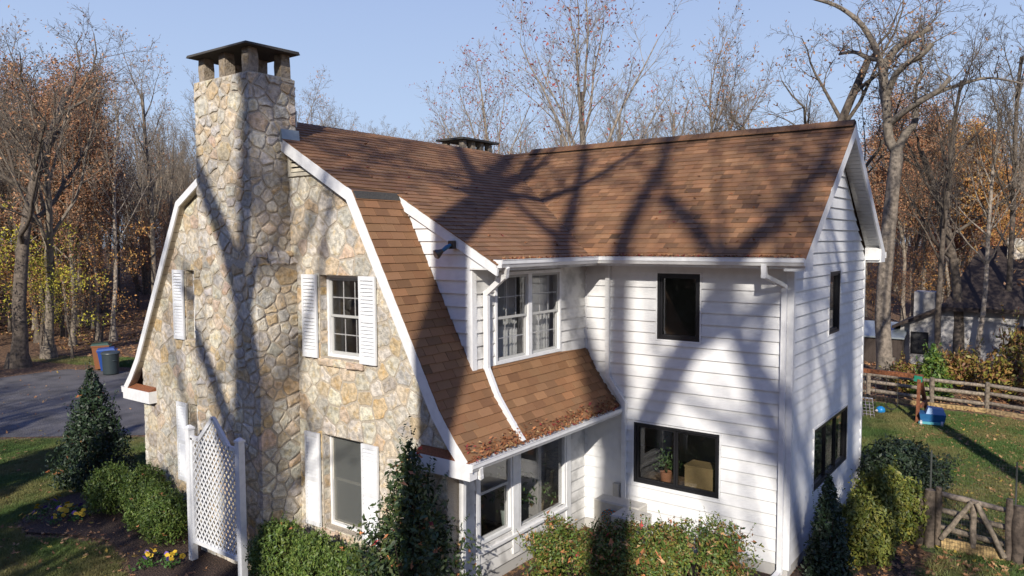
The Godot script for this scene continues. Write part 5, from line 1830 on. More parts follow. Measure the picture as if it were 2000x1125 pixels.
func grass_and_leaves() -> void:
	var rng := RandomNumberGenerator.new()
	rng.seed = 31
	var tuft := MB.new()
	for k in 40:
		var a := rng.randf() * TAU
		var p := Vector3(rng.randfn() * 0.055, 0, rng.randfn() * 0.055)
		var h := rng.randf_range(0.03, 0.07)
		var lean := Vector3(rng.randfn(), 0, rng.randfn()) * 0.035
		var s := Vector3(cos(a), 0, sin(a)) * 0.0045
		tuft.quad(p - s, p + s, p + s * 0.6 + Vector3.UP * h * 0.6 + lean * 0.4, p - s * 0.6 + Vector3.UP * h * 0.6 + lean * 0.4)
		tuft.tri(p - s * 0.6 + Vector3.UP * h * 0.6 + lean * 0.4, p + s * 0.6 + Vector3.UP * h * 0.6 + lean * 0.4, p + Vector3.UP * h + lean)
	var tm := tuft.mesh(mats.grass)
	var xf := []
	var cols := PackedColorArray()
	var areas := [
		[PackedVector2Array([Vector2(-8.6, 0.1), Vector2(-5.2, -2.7), Vector2(-1.5, -1.4), Vector2(-1.5, 1.0), Vector2(-0.8, 2.25), Vector2(0.2, 2.45), Vector2(1.8, 1.75), Vector2(2.9, 1.9), Vector2(4.2, 2.5), Vector2(3.5, 6), Vector2(-8, 7)]), 17000, 1.0],
		[PackedVector2Array([Vector2(12.9, -9.6), Vector2(14.4, -7.2), Vector2(18.0, -6.6), Vector2(22, -17), Vector2(14.5, -20.0), Vector2(9.0, -20.0), Vector2(9.0, -12.0)]), 15000, 1.3],
		[PackedVector2Array([Vector2(-30, -3.8), Vector2(-18.2, -8.8), Vector2(-13, -10.7), Vector2(-12, -12.6), Vector2(-20.0, -10.3), Vector2(-30, -5.2)]), 3500, 1.6],
		[PackedVector2Array([Vector2(13.9, -3.4), Vector2(20.0, -3.0), Vector2(20.0, -6.6), Vector2(14.6, -6.9)]), 1800, 1.2],
	]
	var patch := FastNoiseLite.new()
	patch.seed = 3; patch.frequency = 0.35
	for ar in areas:
		var poly: PackedVector2Array = ar[0]
		var lo := poly[0]; var hi := poly[0]
		for p in poly:
			lo = lo.min(p); hi = hi.max(p)
		var got := 0
		while got < ar[1]:
			var p := Vector2(rng.randf_range(lo.x, hi.x), rng.randf_range(lo.y, hi.y))
			if not Geometry2D.is_point_in_polygon(p, poly): continue
			got += 1
			var s: float = ar[2] * rng.randf_range(0.7, 1.3)
			xf.append(Transform3D(Basis(Vector3.UP, rng.randf() * TAU).scaled(Vector3(s, s * rng.randf_range(0.7, 1.1), s)), Vector3(p.x, 0.004, p.y)))
			var dry := clampf(0.35 + patch.get_noise_2d(p.x, p.y) * 1.3 + rng.randfn() * 0.12, 0.0, 1.0)
			cols.append(Color(0.07, 0.125, 0.022).lerp(Color(0.19, 0.165, 0.055), dry))
	scatter("grass", tm, xf, cols, "short autumn grass of the lawns", "grass")
	# fallen leaves
	var lf := MB.new()
	lf.col = Color.WHITE
	var outline := [Vector2(-1, 0), Vector2(-0.45, 0.16), Vector2(-0.3, 0.5), Vector2(0.02, 0.2), Vector2(0.3, 0.55), Vector2(0.45, 0.2), Vector2(1, 0), Vector2(0.45, -0.2), Vector2(0.3, -0.55), Vector2(0.02, -0.2), Vector2(-0.3, -0.5), Vector2(-0.45, -0.16)]
	for k in 12:
		var a: Vector2 = outline[k]; var b: Vector2 = outline[(k + 1) % 12]
		lf.tri(Vector3.ZERO, Vector3(b.x, 0.25 * b.length_squared(), b.y), Vector3(a.x, 0.25 * a.length_squared(), a.y))
	var lm := lf.mesh(mats.dry_leaf)
	xf = []
	cols = PackedColorArray()
	var spread := [
		[-8.0, 4.5, -2.0, 7.0, 700, 0.055], [-1.0, 9.0, 1.2, 3.0, 260, 0.055], [12.6, 22.0, -20.0, -6.5, 5000, 0.065], [13.0, 18.0, -6.8, -3.5, 900, 0.065],
		[6.0, 24.0, -24.0, -20.4, 2600, 0.07], [-40.0, -14.0, -26.0, -9.0, 9000, 0.10], [-24.0, -6.0, -10.0, 1.0, 260, 0.06], [4.0, 26.0, -36.0, -22.0, 5000, 0.09],
		[9.0, 13.5, -4.0, -0.5, 320, 0.055]]
	for s in spread:
		for k in int(s[4]):
			var p := Vector2(rng.randf_range(s[0], s[1]), rng.randf_range(s[2], s[3]))
			var sc: float = s[5] * rng.randf_range(0.6, 1.3)
			var b := Basis.from_euler(Vector3(rng.randfn() * 0.35, rng.randf() * TAU, rng.randfn() * 0.35)).scaled(Vector3.ONE * sc)
			xf.append(Transform3D(b, Vector3(p.x, ground_y(p.x, p.y) + 0.03 + rng.randf() * 0.03, p.y)))
			var x := rng.randf()
			var c := Color(0.34, 0.17, 0.07) if x < 0.5 else (Color(0.40, 0.24, 0.11) if x < 0.75 else (Color(0.20, 0.085, 0.04) if x < 0.93 else Color(0.42, 0.30, 0.05)))
			var g := rng.randf_range(0.7, 1.2)
			cols.append(Color(c.r * g, c.g * g, c.b * g))
	scatter("fallen_leaves", lm, xf, cols, "brown and orange fallen leaves on lawns and forest floor", "leaves")

# ------------------------------------------------------------------ yard things
func build_trellis() -> void:
	var z := 1.12
	var o := base("trellis", Vector3(4.68, 0, z))
	tag(o, "white lattice trellis with pointed top standing before the chimney", "trellis")
	for x in [-0.75, 0.75]:
		var p := MB.new()
		p.box(Vector3(x - 0.056, -0.1, -0.056), Vector3(x + 0.056, 2.40, 0.056))
		var post := part("post", p, mats.paint_white, o)
		var c := MB.new()
		c.box(Vector3(x - 0.068, 2.40, -0.068), Vector3(x + 0.068, 2.435, 0.068))
		c.hexa([Vector3(x - 0.06, 2.435, 0.06), Vector3(x + 0.06, 2.435, 0.06), Vector3(x + 0.06, 2.435, -0.06), Vector3(x - 0.06, 2.435, -0.06),
			Vector3(x - 0.02, 2.475, 0.02), Vector3(x + 0.02, 2.475, 0.02), Vector3(x + 0.02, 2.475, -0.02), Vector3(x - 0.02, 2.475, -0.02)])
		part("post_cap", c, mats.paint_white, post)
	var lo := 0.40
	var sh := 2.26
	var pk := 2.70
	# the frame: bottom rail, stiles, shoulders, two raking rails
	for q in [[Vector3(-0.70, lo, 0), Vector3(0.70, lo, 0)], [Vector3(-0.675, lo + 0.03, 0), Vector3(-0.675, sh, 0)], [Vector3(0.675, lo + 0.03, 0), Vector3(0.675, sh, 0)],
		[Vector3(-0.70, sh, 0), Vector3(-0.46, sh, 0)], [Vector3(0.46, sh, 0), Vector3(0.70, sh, 0)], [Vector3(-0.47, sh - 0.02, 0), Vector3(0.0, pk, 0)], [Vector3(0.47, sh - 0.02, 0), Vector3(0.0, pk, 0)]]:
		var r := MB.new()
		r.bar(q[0], q[1], 0.07, 0.055, Vector3.BACK)
		part("rail", r, mats.paint_white, o)
	var top := func(x: float) -> float: return sh if absf(x) > 0.46 else lerpf(pk, sh, absf(x) / 0.46)
	for dirn in 2:
		var sgn := 1.0 if dirn == 0 else -1.0
		var k := -20
		while k < 21:
			var c := k * 0.148
			k += 1
			# strip along y = c' + sgn * 1.28 x
			var on := false
			var a := Vector2.ZERO; var b := Vector2.ZERO
			var sx := -0.66
			while sx <= 0.661:
				var y := 1.45 + c + sgn * 1.28 * sx
				var inside: bool = y > lo + 0.02 and y < top.call(sx) - 0.02
				if inside and not on:
					a = Vector2(sx, y); on = true
				if inside: b = Vector2(sx, y)
				sx += 0.012
			if on and (b - a).length() > 0.04:
				var s := MB.new()
				var zz := 0.006 if dirn == 0 else -0.006
				s.bar(Vector3(a.x, a.y, zz), Vector3(b.x, b.y, zz), 0.030, 0.009, Vector3.BACK)
				part("lattice_strip", s, mats.paint_white, o)

func build_bins() -> void:
	var o := base("trash_bin", Vector3(-18.5, 0.01, -7.7), -0.5)
	tag(o, "brown wheeled bin with green rim, rearmost by the driveway", "bin")
	wheeled_bin(o, Color(0.24, 0.095, 0.04), Color(0.03, 0.07, 0.05), 1.22)
	var b := base("recycling_bin", Vector3(-17.75, 0.015, -7.6), -0.5)
	tag(b, "blue wheeled recycling bin between brown bin and grey can", "bin")
	wheeled_bin(b, Color(0.02, 0.07, 0.28), Color(0.03, 0.08, 0.28), 1.06)
	var g := base("trash_can", Vector3(-16.9, 0.015, -7.35))
	tag(g, "dark grey round trash can with lid, nearest of the bins", "bin")
	var m := MB.new()
	m.col = Color(0.035, 0.045, 0.05)
	m.lathe(PackedVector2Array([Vector2(0.0, 0.0), Vector2(0.30, 0.0), Vector2(0.315, 0.05), Vector2(0.345, 0.86), Vector2(0.37, 0.88), Vector2(0.37, 0.92)]), 20)
	part("body", m, mats.plastic, g)
	var l := MB.new()
	l.col = Color(0.045, 0.055, 0.06)
	l.lathe(PackedVector2Array([Vector2(0.385, 0.90), Vector2(0.385, 0.94), Vector2(0.33, 0.99), Vector2(0.12, 1.02), Vector2(0.0, 1.02)]), 20)
	part("lid", l, mats.plastic, g)
	for s in [-1.0, 1.0]:
		var h := MB.new()
		h.col = Color(0.03, 0.04, 0.045)
		h.tube(PackedVector3Array([Vector3(s * 0.34, 0.62, 0.09), Vector3(s * 0.42, 0.62, 0.05), Vector3(s * 0.42, 0.62, -0.05), Vector3(s * 0.34, 0.62, -0.09)]), PackedFloat32Array([0.015, 0.015, 0.015, 0.015]), 6)
		part("handle", h, mats.plastic, g)

func wheeled_bin(o: Node3D, body: Color, lid: Color, h: float) -> void:
	var m := MB.new()
	m.col = body
	var a := 0.24; var b := 0.32
	m.hexa([Vector3(-a, 0.06, a), Vector3(a, 0.06, a), Vector3(a, 0.06, -a), Vector3(-a, 0.06, -a), Vector3(-b, h - 0.12, b + 0.04), Vector3(b, h - 0.12, b + 0.04), Vector3(b, h - 0.12, -b), Vector3(-b, h - 0.12, -b)])
	m.box(Vector3(-b - 0.02, h - 0.16, -b - 0.02), Vector3(b + 0.02, h - 0.10, b + 0.06))
	part("body", m, mats.plastic, o)
	var l := MB.new()
	l.col = lid
	l.hexa([Vector3(-b - 0.025, h - 0.098, b + 0.08), Vector3(b + 0.025, h - 0.098, b + 0.08), Vector3(b + 0.025, h - 0.098, -b - 0.02), Vector3(-b - 0.025, h - 0.098, -b - 0.02),
		Vector3(-b, h - 0.04, b + 0.04), Vector3(b, h - 0.04, b + 0.04), Vector3(b - 0.02, h, -b + 0.04), Vector3(-b + 0.02, h, -b + 0.04)])
	part("lid", l, mats.plastic, o)
	var hd := MB.new()
	hd.col = lid
	hd.bar(Vector3(-b, h - 0.10, -b - 0.08), Vector3(b, h - 0.10, -b - 0.08), 0.03, 0.03)
	for s in [-1.0, 1.0]:
		hd.bar(Vector3(s * b, h - 0.10, -b - 0.09), Vector3(s * b, h - 0.12, -b), 0.03, 0.03)
	part("handle", hd, mats.plastic, o)
	for s in [-1.0, 1.0]:
		var w := MB.new()
		w.col = Color(0.02, 0.02, 0.02)
		w.tube(PackedVector3Array([Vector3(s * 0.22, 0.11, -0.25), Vector3(s * 0.28, 0.11, -0.25)]), PackedFloat32Array([0.11, 0.11]), 14, true)
		part("wheel", w, mats.plastic, o)

func build_heat_pumps() -> void:
	var spec := [["long beige heat pump against the wing front", Vector3(9.78, 0, -3.95), 0.92, 0.86, 0.34], ["smaller beige heat pump nearer the hedge", Vector3(10.28, 0, -3.42), 0.56, 0.88, 0.46]]
	for q in spec:
		var o := base("heat_pump", q[1])
		tag(o, q[0], "heat pump")
		var w: float = q[2]; var h: float = q[3]; var d: float = q[4]
		var b := MB.new()
		var x := w * 0.5; var z := d * 0.5
		b.box(Vector3(-x, 0.1, -z), Vector3(x, h - 0.03, z))
		b.hexa([Vector3(-x - 0.012, h - 0.03, z + 0.012), Vector3(x + 0.012, h - 0.03, z + 0.012), Vector3(x + 0.012, h - 0.03, -z - 0.012), Vector3(-x - 0.012, h - 0.03, -z - 0.012),
			Vector3(-x + 0.01, h, z - 0.01), Vector3(x - 0.01, h, z - 0.01), Vector3(x - 0.01, h, -z + 0.01), Vector3(-x + 0.01, h, -z + 0.01)])
		part("cabinet", b, mats.metal_box, o)
		var f := MB.new()
		f.box(Vector3(-x, -0.02, -z + 0.03), Vector3(-x + 0.1, 0.1, z - 0.03))
		f.box(Vector3(x - 0.1, -0.02, -z + 0.03), Vector3(x, 0.1, z - 0.03))
		part("feet", f, mats.black, o)
		var gr := MB.new()
		for k in 9:
			var r := 0.03 + k * 0.028
			var pts := PackedVector3Array(); var rad := PackedFloat32Array()
			for a in 21:
				pts.append(Vector3(-w * 0.12 + cos(TAU * a / 20.0) * minf(r, w * 0.32), h * 0.5 + sin(TAU * a / 20.0) * r, z + 0.012)); rad.append(0.004)
			gr.tube(pts, rad, 4)
		part("fan_guard", gr, mats.grey_frame, o)
		var s := MB.new()
		s.box(Vector3(x, h * 0.35, -z * 0.6), Vector3(x + 0.03, h * 0.75, z * 0.6))
		part("service_cover", s, mats.metal_box, o)
	var j := base("wall_conduit", Vector3(9.50, 0, WING_FRONT + 0.06))
	tag(j, "grey conduit cover on the siding behind the long heat pump", "conduit")
	var c := MB.new()
	c.box(Vector3(-0.06, 0.06, -0.03), Vector3(0.06, 1.02, 0.05))
	c.box(Vector3(-0.065, 1.02, -0.035), Vector3(0.065, 1.04, 0.055))
	part("cover", c, mats.metal_box, j)
	# striped hose coil before the long unit
	var hs := base("garden_hose", Vector3(9.72, 0.60, -3.70))
	tag(hs, "orange and teal striped hose coil hung before the heat pump", "hose")
	var cols := [Color(0.42, 0.14, 0.05), Color(0.03, 0.22, 0.28)]
	for cc in 2:
		var hm := MB.new()
		hm.col = cols[cc]
		for turn in 3:
			for k in 24:
				if (k + turn) % 2 != cc: continue
				var a0 := TAU * k / 24.0; var a1 := TAU * (k + 1.05) / 24.0
				var r := 0.19 - turn * 0.035
				hm.tube(PackedVector3Array([Vector3(cos(a0) * r, sin(a0) * r * 0.75, turn * 0.02), Vector3(cos((a0 + a1) * 0.5) * r, sin((a0 + a1) * 0.5) * r * 0.75, turn * 0.02), Vector3(cos(a1) * r, sin(a1) * r * 0.75, turn * 0.02)]), PackedFloat32Array([0.016, 0.016, 0.016]), 6)
		part("hose_bands", hm, mats.plastic, hs)
	var hk := MB.new()
	hk.col = Color(0.3, 0.3, 0.3)
	hk.box(Vector3(-0.02, 0.05, -0.11), Vector3(0.02, 0.09, 0.05))
	part("hook", hk, mats.plastic, hs)

func wood_bar(a: Vector3, b: Vector3, w: float, h: float, col: Color, rng: RandomNumberGenerator) -> MB:
	var mb := MB.new()
	var g := rng.randf_range(0.8, 1.15)
	mb.col = Color(col.r * g, col.g * g, col.b * g)
	var pts := PackedVector3Array(); var rad := PackedFloat32Array()
	var side_v := (b - a).cross(Vector3.UP).normalized()
	for k in 6:
		pts.append(a.lerp(b, k / 5.0) + Vector3(rng.randfn(), rng.randfn(), rng.randfn()) * w * 0.035)
		rad.append((w + h) * 0.33 * rng.randf_range(0.92, 1.06) * (0.88 if k == 0 or k == 5 else 1.0))
	mb.tube(pts, rad, 6, true, 0.1)
	return mb

func build_fences() -> void:
	var rng := RandomNumberGenerator.new()
	rng.seed = 19
	var weathered := Color(0.27, 0.22, 0.165)
	var brown := Color(0.13, 0.10, 0.075)
	# the gate: posts and rails of split timber with an A brace
	var g := base("gate", Vector3(15.0, 0, -7.25))
	tag(g, "weathered split-rail gate with A-shaped braces", "gate")
	var x0 := -0.42; var x1 := 0.66
	for x in [x0, 0.13, x1]:
		part("upright", wood_bar(Vector3(x, 0.08 if x != 0.13 else 0.16, 0.0), Vector3(x, 1.16 if x != 0.13 else 1.02, 0.0), 0.10, 0.08, brown if x != 0.13 else weathered, rng), mats.old_wood, g)
	for y in [0.36, 0.68, 0.98]:
		part("rail", wood_bar(Vector3(x0 + 0.03, y + 0.04, -0.07), Vector3(x1 - 0.03, y - 0.06, -0.07), 0.09, 0.07, weathered, rng), mats.old_wood, g)
	part("brace", wood_bar(Vector3(x0 + 0.05, 0.22, 0.06), Vector3(0.10, 1.0, 0.06), 0.09, 0.06, weathered, rng), mats.old_wood, g)
	part("brace", wood_bar(Vector3(0.17, 1.0, 0.06), Vector3(x1 - 0.04, 0.12, 0.06), 0.09, 0.06, weathered, rng), mats.old_wood, g)
	var kick := MB.new()
	kick.col = Color(0.52, 0.36, 0.16)
	kick.box(Vector3(x0 + 0.06, 0.005, -0.02), Vector3(x1 - 0.02, 0.23, 0.025))
	part("kick_board", kick, mats.old_wood, g)
	var mesh := MB.new()
	for k in 24:
		mesh.bar(Vector3(x0 + 0.06 + k * 0.044, 0.03, 0.03), Vector3(x0 + 0.06 + k * 0.044, 0.95, 0.03), 0.0022, 0.0022)
	for k in 13:
		mesh.bar(Vector3(x0 + 0.05, 0.04 + k * 0.075, 0.032), Vector3(x1, 0.04 + k * 0.075, 0.032), 0.0022, 0.0022)
	part("wire_mesh", mesh, mats.wire, g)
	# posts beside the gate
	for q in [[14.44, 1.08, 0.085, "split gate post left of the gate hinge"], [14.24, 0.92, 0.10, "short stout post left of the gate posts"], [15.80, 1.05, 0.085, "split gate post right of the gate"], [15.98, 1.1, 0.08, "outer post at the right edge beside the gate"]]:
		var o := base("fence_post", Vector3(q[0], 0, -7.28))
		tag(o, q[3], "post")
		part("timber", wood_bar(Vector3(0, -0.1, 0), Vector3(0, q[1], 0), q[2] * 2.0, q[2] * 1.8, brown, rng), mats.old_wood, o)
	for q in [[14.42, -7.42, "green metal stake left of the gate"], [15.74, -7.42, "green metal stake right of the gate, nearer the gate"], [15.92, -7.45, "green metal stake right of the gate, outermost"]]:
		var o := base("metal_stake", Vector3(q[0], 0, q[1]))
		tag(o, q[2], "stake")
		var s := MB.new()
		s.bar(Vector3(0, -0.1, 0), Vector3(0, 1.78, 0), 0.055, 0.014)
		s.bar(Vector3(0, -0.1, 0.012), Vector3(0, 1.78, 0.012), 0.012, 0.03)
		part("shaft", s, mats.wire, o)
		var cl := MB.new()
		for k in 8: cl.bar(Vector3(-0.02, 0.3 + k * 0.18, 0.03), Vector3(0.02, 0.3 + k * 0.18, 0.03), 0.008, 0.008)
		part("studs", cl, mats.wire, o)
	var wf := base("wire_fence", Vector3(15.05, 0, -7.46))
	tag(wf, "thin wire netting stretched above the gate between stakes", "fence")
	var wm := MB.new()
	for k in 27:
		wm.bar(Vector3(-0.62 + k * 0.05, 0.02, 0), Vector3(-0.62 + k * 0.05, 1.72, 0), 0.002, 0.002)
	for k in 18:
		wm.bar(Vector3(-0.63, 0.05 + k * 0.096, 0.002), Vector3(0.69, 0.05 + k * 0.096, 0.002), 0.002, 0.002)
	part("netting", wm, mats.wire, wf)
	# rail fence at the far side of the yard
	var f := base("rail_fence", Vector3(14.4, 0, -20.7))
	tag(f, "three-rail split fence along the back of the yard", "fence")
	var xs := [-12.0, -9.2, -6.4, -3.6, -1.6, 0.0, 2.6, 5.2, 7.8]
	for k in xs.size():
		part("post", wood_bar(Vector3(xs[k], -0.1, zline(xs[k])), Vector3(xs[k], 1.0, zline(xs[k])), 0.13, 0.12, weathered, rng), mats.old_wood, f)
		if k < xs.size() - 1:
			for y in [0.30, 0.60, 0.88]:
				part("rail", wood_bar(Vector3(xs[k], y + rng.randf() * 0.04, zline(xs[k]) - 0.02), Vector3(xs[k + 1], y - rng.randf() * 0.05, zline(xs[k + 1]) - 0.02), 0.12, 0.09, weathered * 1.15, rng), mats.old_wood, f)
			var kb := MB.new()
			kb.col = Color(0.45, 0.31, 0.14) if xs[k] < 0.0 else Color(0.35, 0.25, 0.13)
			kb.bar(Vector3(xs[k], 0.07, zline(xs[k]) + 0.1), Vector3(xs[k + 1] - 0.02, 0.07, zline(xs[k + 1]) + 0.1), 0.03, 0.15)
			part("ground_board", kb, mats.old_wood, f)

func zline(x: float) -> float:
	return 0.0 if x < 0.0 else x * 0.28

func build_play_yard() -> void:
	var rng := RandomNumberGenerator.new()
	rng.seed = 23
	var cedar := Color(0.24, 0.085, 0.035)
	var o := base("swing_set", Vector3(12.78, 0, -18.3))
	tag(o, "reddish timber swing set with green bracket in the back yard", "swing set")
	var top := Vector3(-0.05, 1.32, 0.0)
	var far := Vector3(-2.35, 1.38, -0.3)
	var parts_ := [["beam", top + Vector3(0.1, 0.05, 0), far, 0.12, 0.14], ["leg", Vector3(0.02, -0.05, 0.72), top + Vector3(0, 0, 0.05), 0.1, 0.1], ["leg", Vector3(0.12, -0.05, -0.82), top + Vector3(0.02, 0, -0.05), 0.1, 0.1], ["cross_bar", Vector3(0.06, 0.52, 0.44), Vector3(0.10, 0.52, -0.5), 0.08, 0.1],
		["leg", far + Vector3(0.0, -1.43, 0.5), far + Vector3(0, 0, 0.05), 0.1, 0.1], ["leg", far + Vector3(0.0, -1.43, -0.5), far + Vector3(0, 0, -0.05), 0.1, 0.1]]
	for q in parts_:
		var m := MB.new()
		m.col = cedar * rng.randf_range(0.85, 1.15)
		m.col.a = 1.0
		m.bar(q[1], q[2], q[3], q[4])
		part(q[0], m, mats.old_wood, o)
	var br := MB.new()
	br.col = Color(0.02, 0.22, 0.14)
	br.bar(top + Vector3(-0.14, 0.0, 0.02), top + Vector3(0.09, -0.02, 0.02), 0.19, 0.18)
	part("bracket", br, mats.plastic, o)
	for sx in [-0.85, -1.5]:
		var sw := sub("swing", o)
		for e in [-0.17, 0.17]:
			var ch := MB.new()
			ch.bar(Vector3(sx + e, 0.34, -0.12), Vector3(sx + e, 1.30, -0.12), 0.012, 0.012)
			part("chain", ch, mats.wire, sw)
		var se := MB.new()
		se.col = Color(0.02, 0.02, 0.025)
		for k in 6:
			var a0 := PI + PI * k / 6.0; var a1 := PI + PI * (k + 1) / 6.0
			se.bar(Vector3(sx + cos(a0) * 0.17, 0.34 + sin(a0) * 0.14, -0.12), Vector3(sx + cos(a1) * 0.17, 0.34 + sin(a1) * 0.14, -0.12), 0.13, 0.015)
		part("seat", se, mats.plastic, sw)
	var tw := base("play_tower", Vector3(10.25, 0, -18.7))
	tag(tw, "cedar play tower half hidden behind the wing corner", "play tower")
	for x in [-0.5, 0.5]:
		for z in [-0.5, 0.5]:
			var m := MB.new()
			m.col = cedar
			m.bar(Vector3(x, -0.05, z), Vector3(x, 1.75, z), 0.1, 0.1)
			part("post", m, mats.old_wood, tw)
	var dk := MB.new()
	dk.col = cedar * 0.9
	dk.col.a = 1.0
	dk.box(Vector3(-0.54, 0.70, -0.54), Vector3(0.54, 0.76, 0.54))
	part("deck", dk, mats.old_wood, tw)
	for k in 8:
		var m := MB.new()
		m.col = cedar * rng.randf_range(0.85, 1.2)
		m.col.a = 1.0
		m.box(Vector3(0.5, 0.78, -0.45 + k * 0.125), Vector3(0.53, 1.28, -0.36 + k * 0.125))
		part("picket", m, mats.old_wood, tw)
	var net := base("climbing_net", Vector3(11.15, 0, -17.9))
	tag(net, "rope climbing net leaning at the foot of the play tower", "climbing net")
	var nm := MB.new()
	nm.col = Color(0.40, 0.36, 0.38)
	for k in 9:
		nm.bar(Vector3(-0.45 + k * 0.11, 0.02, 0.35 - k * 0.01), Vector3(-0.62 + k * 0.11, 0.52, -0.25), 0.015, 0.015)
	for k in 7:
		nm.bar(Vector3(-0.45 - k * 0.028, 0.02 + k * 0.083, 0.35 - k * 0.1), Vector3(0.43 - k * 0.028, 0.02 + k * 0.083, 0.27 - k * 0.087), 0.015, 0.015)
	part("ropes", nm, mats.old_wood, net)
	var nf := MB.new()
	nf.col = Color(0.5, 0.5, 0.52)
	nf.bar(Vector3(-0.63, 0.53, -0.26), Vector3(0.27, 0.53, -0.26), 0.04, 0.04)
	nf.bar(Vector3(-0.47, 0.01, 0.37), Vector3(0.45, 0.01, 0.29), 0.04, 0.04)
	part("frame", nf, mats.old_wood, net)
	# toddler slide-and-car toys
	var t := base("toy_wagon", Vector3(13.15, 0, -17.8), 0.2)
	tag(t, "blue and turquoise plastic ride-on toy beside the swing set", "toy")
	var b1 := MB.new()
	b1.col = Color(0.02, 0.11, 0.26)
	b1.hexa([Vector3(-0.30, 0.12, 0.24), Vector3(0.34, 0.12, 0.24), Vector3(0.34, 0.12, -0.26), Vector3(-0.30, 0.12, -0.26), Vector3(-0.34, 0.36, 0.28), Vector3(0.38, 0.36, 0.28), Vector3(0.38, 0.36, -0.3), Vector3(-0.34, 0.36, -0.3)])
	part("tub", b1, mats.plastic, t)
	var b2 := MB.new()
	b2.col = Color(0.12, 0.24, 0.42)
	b2.hexa([Vector3(-0.16, 0.36, 0.2), Vector3(0.36, 0.36, 0.2), Vector3(0.36, 0.36, -0.28), Vector3(-0.16, 0.36, -0.28), Vector3(-0.10, 0.54, 0.14), Vector3(0.32, 0.50, 0.14), Vector3(0.32, 0.50, -0.24), Vector3(-0.10, 0.54, -0.24)])
	part("hood", b2, mats.plastic, t)
	var b3 := MB.new()
	b3.col = Color(0.10, 0.36, 0.40)
	b3.box(Vector3(-0.36, 0.07, 0.27), Vector3(0.30, 0.14, 0.36))
	part("bumper", b3, mats.plastic, t)
	for q in [Vector3(-0.30, 0.09, 0.32), Vector3(0.26, 0.09, 0.32), Vector3(-0.26, 0.09, -0.22), Vector3(0.28, 0.09, -0.22)]:
		var w := MB.new()
		w.col = Color(0.45, 0.42, 0.40)
		w.tube(PackedVector3Array([q + Vector3(-0.03, 0, 0), q + Vector3(0.03, 0, 0)]), PackedFloat32Array([0.09, 0.09]), 12, true)
		part("wheel", w, mats.plastic, t)
	var t2 := base("toy_ball", Vector3(11.6, 0.10, -18.5))
	tag(t2, "small bright blue toy beside the climbing net", "toy")
	var s2 := MB.new()
	s2.col = Color(0.02, 0.26, 0.60)
	s2.lathe(PackedVector2Array([Vector2(0.0, -0.11), Vector2(0.10, -0.09), Vector2(0.15, 0.0), Vector2(0.12, 0.10), Vector2(0.05, 0.14), Vector2(0.0, 0.145)]), 12)
	part("body", s2, mats.plastic, t2)
	var s3 := MB.new()
	s3.col = Color(0.6, 0.55, 0.5)
	s3.lathe(PackedVector2Array([Vector2(0.0, -0.03), Vector2(0.05, -0.02), Vector2(0.06, 0.02), Vector2(0.0, 0.05)]), 10, Vector3(-0.1, 0.0, 0.1))
	part("face", s3, mats.plastic, t2)

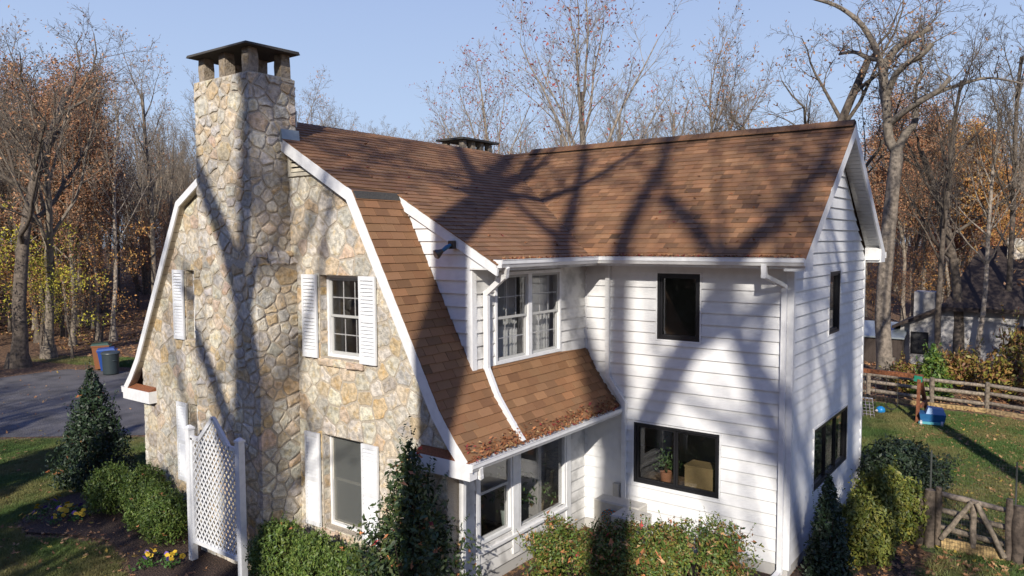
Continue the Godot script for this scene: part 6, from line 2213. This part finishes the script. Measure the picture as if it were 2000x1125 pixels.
func build_neighbour() -> void:
	var o := base("neighbour_house", Vector3(13.5, 0, -30.2))
	tag(o, "white stucco neighbour house with dark roof seen between tree trunks", "house")
	var w := MB.new()
	w.prism(PackedVector2Array([Vector2(-3.2, -0.6), Vector2(6.0, -0.6), Vector2(6.0, 2.7), Vector2(-1.2, 2.75), Vector2(-3.2, 1.75)]), front(0.0), -6.0, 0.0)
	part("wall", w, mats.stucco, o)
	var rf := MB.new()
	rf.hexa([Vector3(-1.5, 2.55, 0.45), Vector3(6.4, 2.55, 0.45), Vector3(6.4, 5.2, -3.0), Vector3(-0.4, 5.2, -3.0), Vector3(-1.5, 2.72, 0.45), Vector3(6.4, 2.72, 0.45), Vector3(6.4, 5.4, -3.0), Vector3(-0.4, 5.4, -3.0)])
	rf.hexa([Vector3(-0.4, 5.2, -3.0), Vector3(6.4, 5.2, -3.0), Vector3(6.4, 2.55, -6.45), Vector3(-1.5, 2.55, -6.45), Vector3(-0.4, 5.4, -3.0), Vector3(6.4, 5.4, -3.0), Vector3(6.4, 2.72, -6.45), Vector3(-1.5, 2.72, -6.45)])
	rf.hexa([Vector3(-3.5, 1.62, 0.4), Vector3(-1.3, 2.68, 0.4), Vector3(-1.3, 2.68, -6.4), Vector3(-3.5, 1.62, -6.4), Vector3(-3.5, 1.76, 0.4), Vector3(-1.3, 2.84, 0.4), Vector3(-1.3, 2.84, -6.4), Vector3(-3.5, 1.76, -6.4)])
	part("roof", rf, mats.dark_roof, o)
	var ch := sub("chimney", o)
	var c := MB.new()
	c.box(Vector3(0.7, 3.6, -3.3), Vector3(2.6, 5.75, -2.3))
	part("core", c, mats.mortar, ch)
	var outline := PackedVector2Array([Vector2(0.7, 4.0), Vector2(2.6, 4.0), Vector2(2.6, 5.75), Vector2(0.7, 5.75)])
	lay_stones(ch, cells(outline, [], 0.12, 0.2, 91, 0.03), front(-2.3), 92, 0.05, 0.2)
	var c2 := MB.new()
	c2.box(Vector3(-2.9, 1.9, -2.6), Vector3(-2.0, 3.25, -1.6))
	part("vent_stack", c2, mats.stucco, o)
	for q in [[Rect2(1.4, 0.9, 0.8, 1.1)], [Rect2(-2.75, 0.5, 0.7, 1.0)], [Rect2(3.6, 0.9, 0.8, 1.1)]]:
		var win := sub("window", o)
		var f := MB.new()
		ring(f, front(0.0), q[0], 0.06, 0.0, 0.05)
		part("frame", f, mats.black, win)
		var p := MB.new()
		flat(p, front(0.0), q[0].grow(-0.05), 0.005, 0.02)
		part("pane", p, mats.screen_dark, win)
	var sh := base("shed", Vector3(9.3, 0, -28.5))
	tag(sh, "low grey shed behind the big pruned oak", "shed")
	var s := MB.new()
	for k in 14:
		s.box(Vector3(-1.2 + k * 0.17, -0.2, -1.0), Vector3(-1.035 + k * 0.17, 1.2, -0.97 - 0.01 * (k % 2)))
	s.box(Vector3(-1.2, -0.2, -2.4), Vector3(1.18, 1.2, -1.02))
	part("wall", s, mats.dark_roof, sh)
	var sr := MB.new()
	sr.hexa([Vector3(-1.35, 1.2, -0.85), Vector3(1.3, 1.2, -0.85), Vector3(1.3, 1.75, -2.5), Vector3(-1.35, 1.75, -2.5), Vector3(-1.35, 1.27, -0.85), Vector3(1.3, 1.27, -0.85), Vector3(1.3, 1.82, -2.5), Vector3(-1.35, 1.82, -2.5)])
	part("roof", sr, mats.flashing, sh)

# plants and pots on the window boards
func build_indoor_things() -> void:
	var g := Grower.new()
	g.rng.seed = 9
	for q in [[Vector3(8.35, 0.25, -2.45), "mint", 0.20, 0.62, "pale square planter with a leafy tree behind the picture window"], [Vector3(8.42, 0.25, -3.15), "basket", 0.16, 0.55, "yellow woven pot with a spiky plant behind the picture window"], [Vector3(10.28, 0.26, -4.85), "terracotta", 0.12, 1.02, "clay pot inside the low sliding window"], [Vector3(11.35, 0.26, -4.80), "mint", 0.07, 0.98, "small pale pot at the right end of the low sliding window"]]:
		var o := base("potted_plant", q[0])
		tag(o, q[4], "plant")
		var p := MB.new()
		var y: float = q[3]
		p.lathe(PackedVector2Array([Vector2(0.0, 0.0), Vector2(q[2] * 0.6, 0.0), Vector2(q[2] * 0.55, y - q[2] * 1.7), Vector2(q[2] * 0.8, y - q[2] * 1.6), Vector2(q[2], y), Vector2(q[2] * 0.9, y), Vector2(q[2] * 0.85, y - 0.03), Vector2(0.0, y - 0.03)]), 16)
		part("pot", p, mats[q[1]], o)
		var lf := MB.new()
		for k in 160:
			g.add_leaf(lf, Vector3(g.rng.randfn() * q[2] * 0.9, y + 0.05 + absf(g.rng.randfn()) * q[2] * 1.6, g.rng.randfn() * q[2] * 0.9), 0.05 * (q[2] / 0.16), [Color(0.06, 0.12, 0.03), Color(0.10, 0.16, 0.05)], Vector3.UP * 0.3)
		part("leaves", lf, mats.leaf, o)
		var sm := MB.new()
		sm.col = Color(0.12, 0.08, 0.05)
		for k in 5:
			sm.tube(PackedVector3Array([Vector3(0, y - 0.04, 0), Vector3(g.rng.randfn() * q[2] * 0.6, y + q[2] * 1.6, g.rng.randfn() * q[2] * 0.6)]), PackedFloat32Array([0.012, 0.006]), 5)
		part("stems", sm, mats.bark, o)
	var c := base("storage_box", Vector3(10.98, 0.26, -4.95))
	tag(c, "cardboard-coloured box inside the low sliding window", "box")
	var b := MB.new()
	b.box(Vector3(-0.28, 0.0, -0.2), Vector3(0.28, 1.22, 0.2))
	part("carton", b, mats.basket, c)
	var l := MB.new()
	l.box(Vector3(-0.29, 1.22, -0.21), Vector3(0.29, 1.25, 0.21))
	part("lid", l, mats.basket, c)
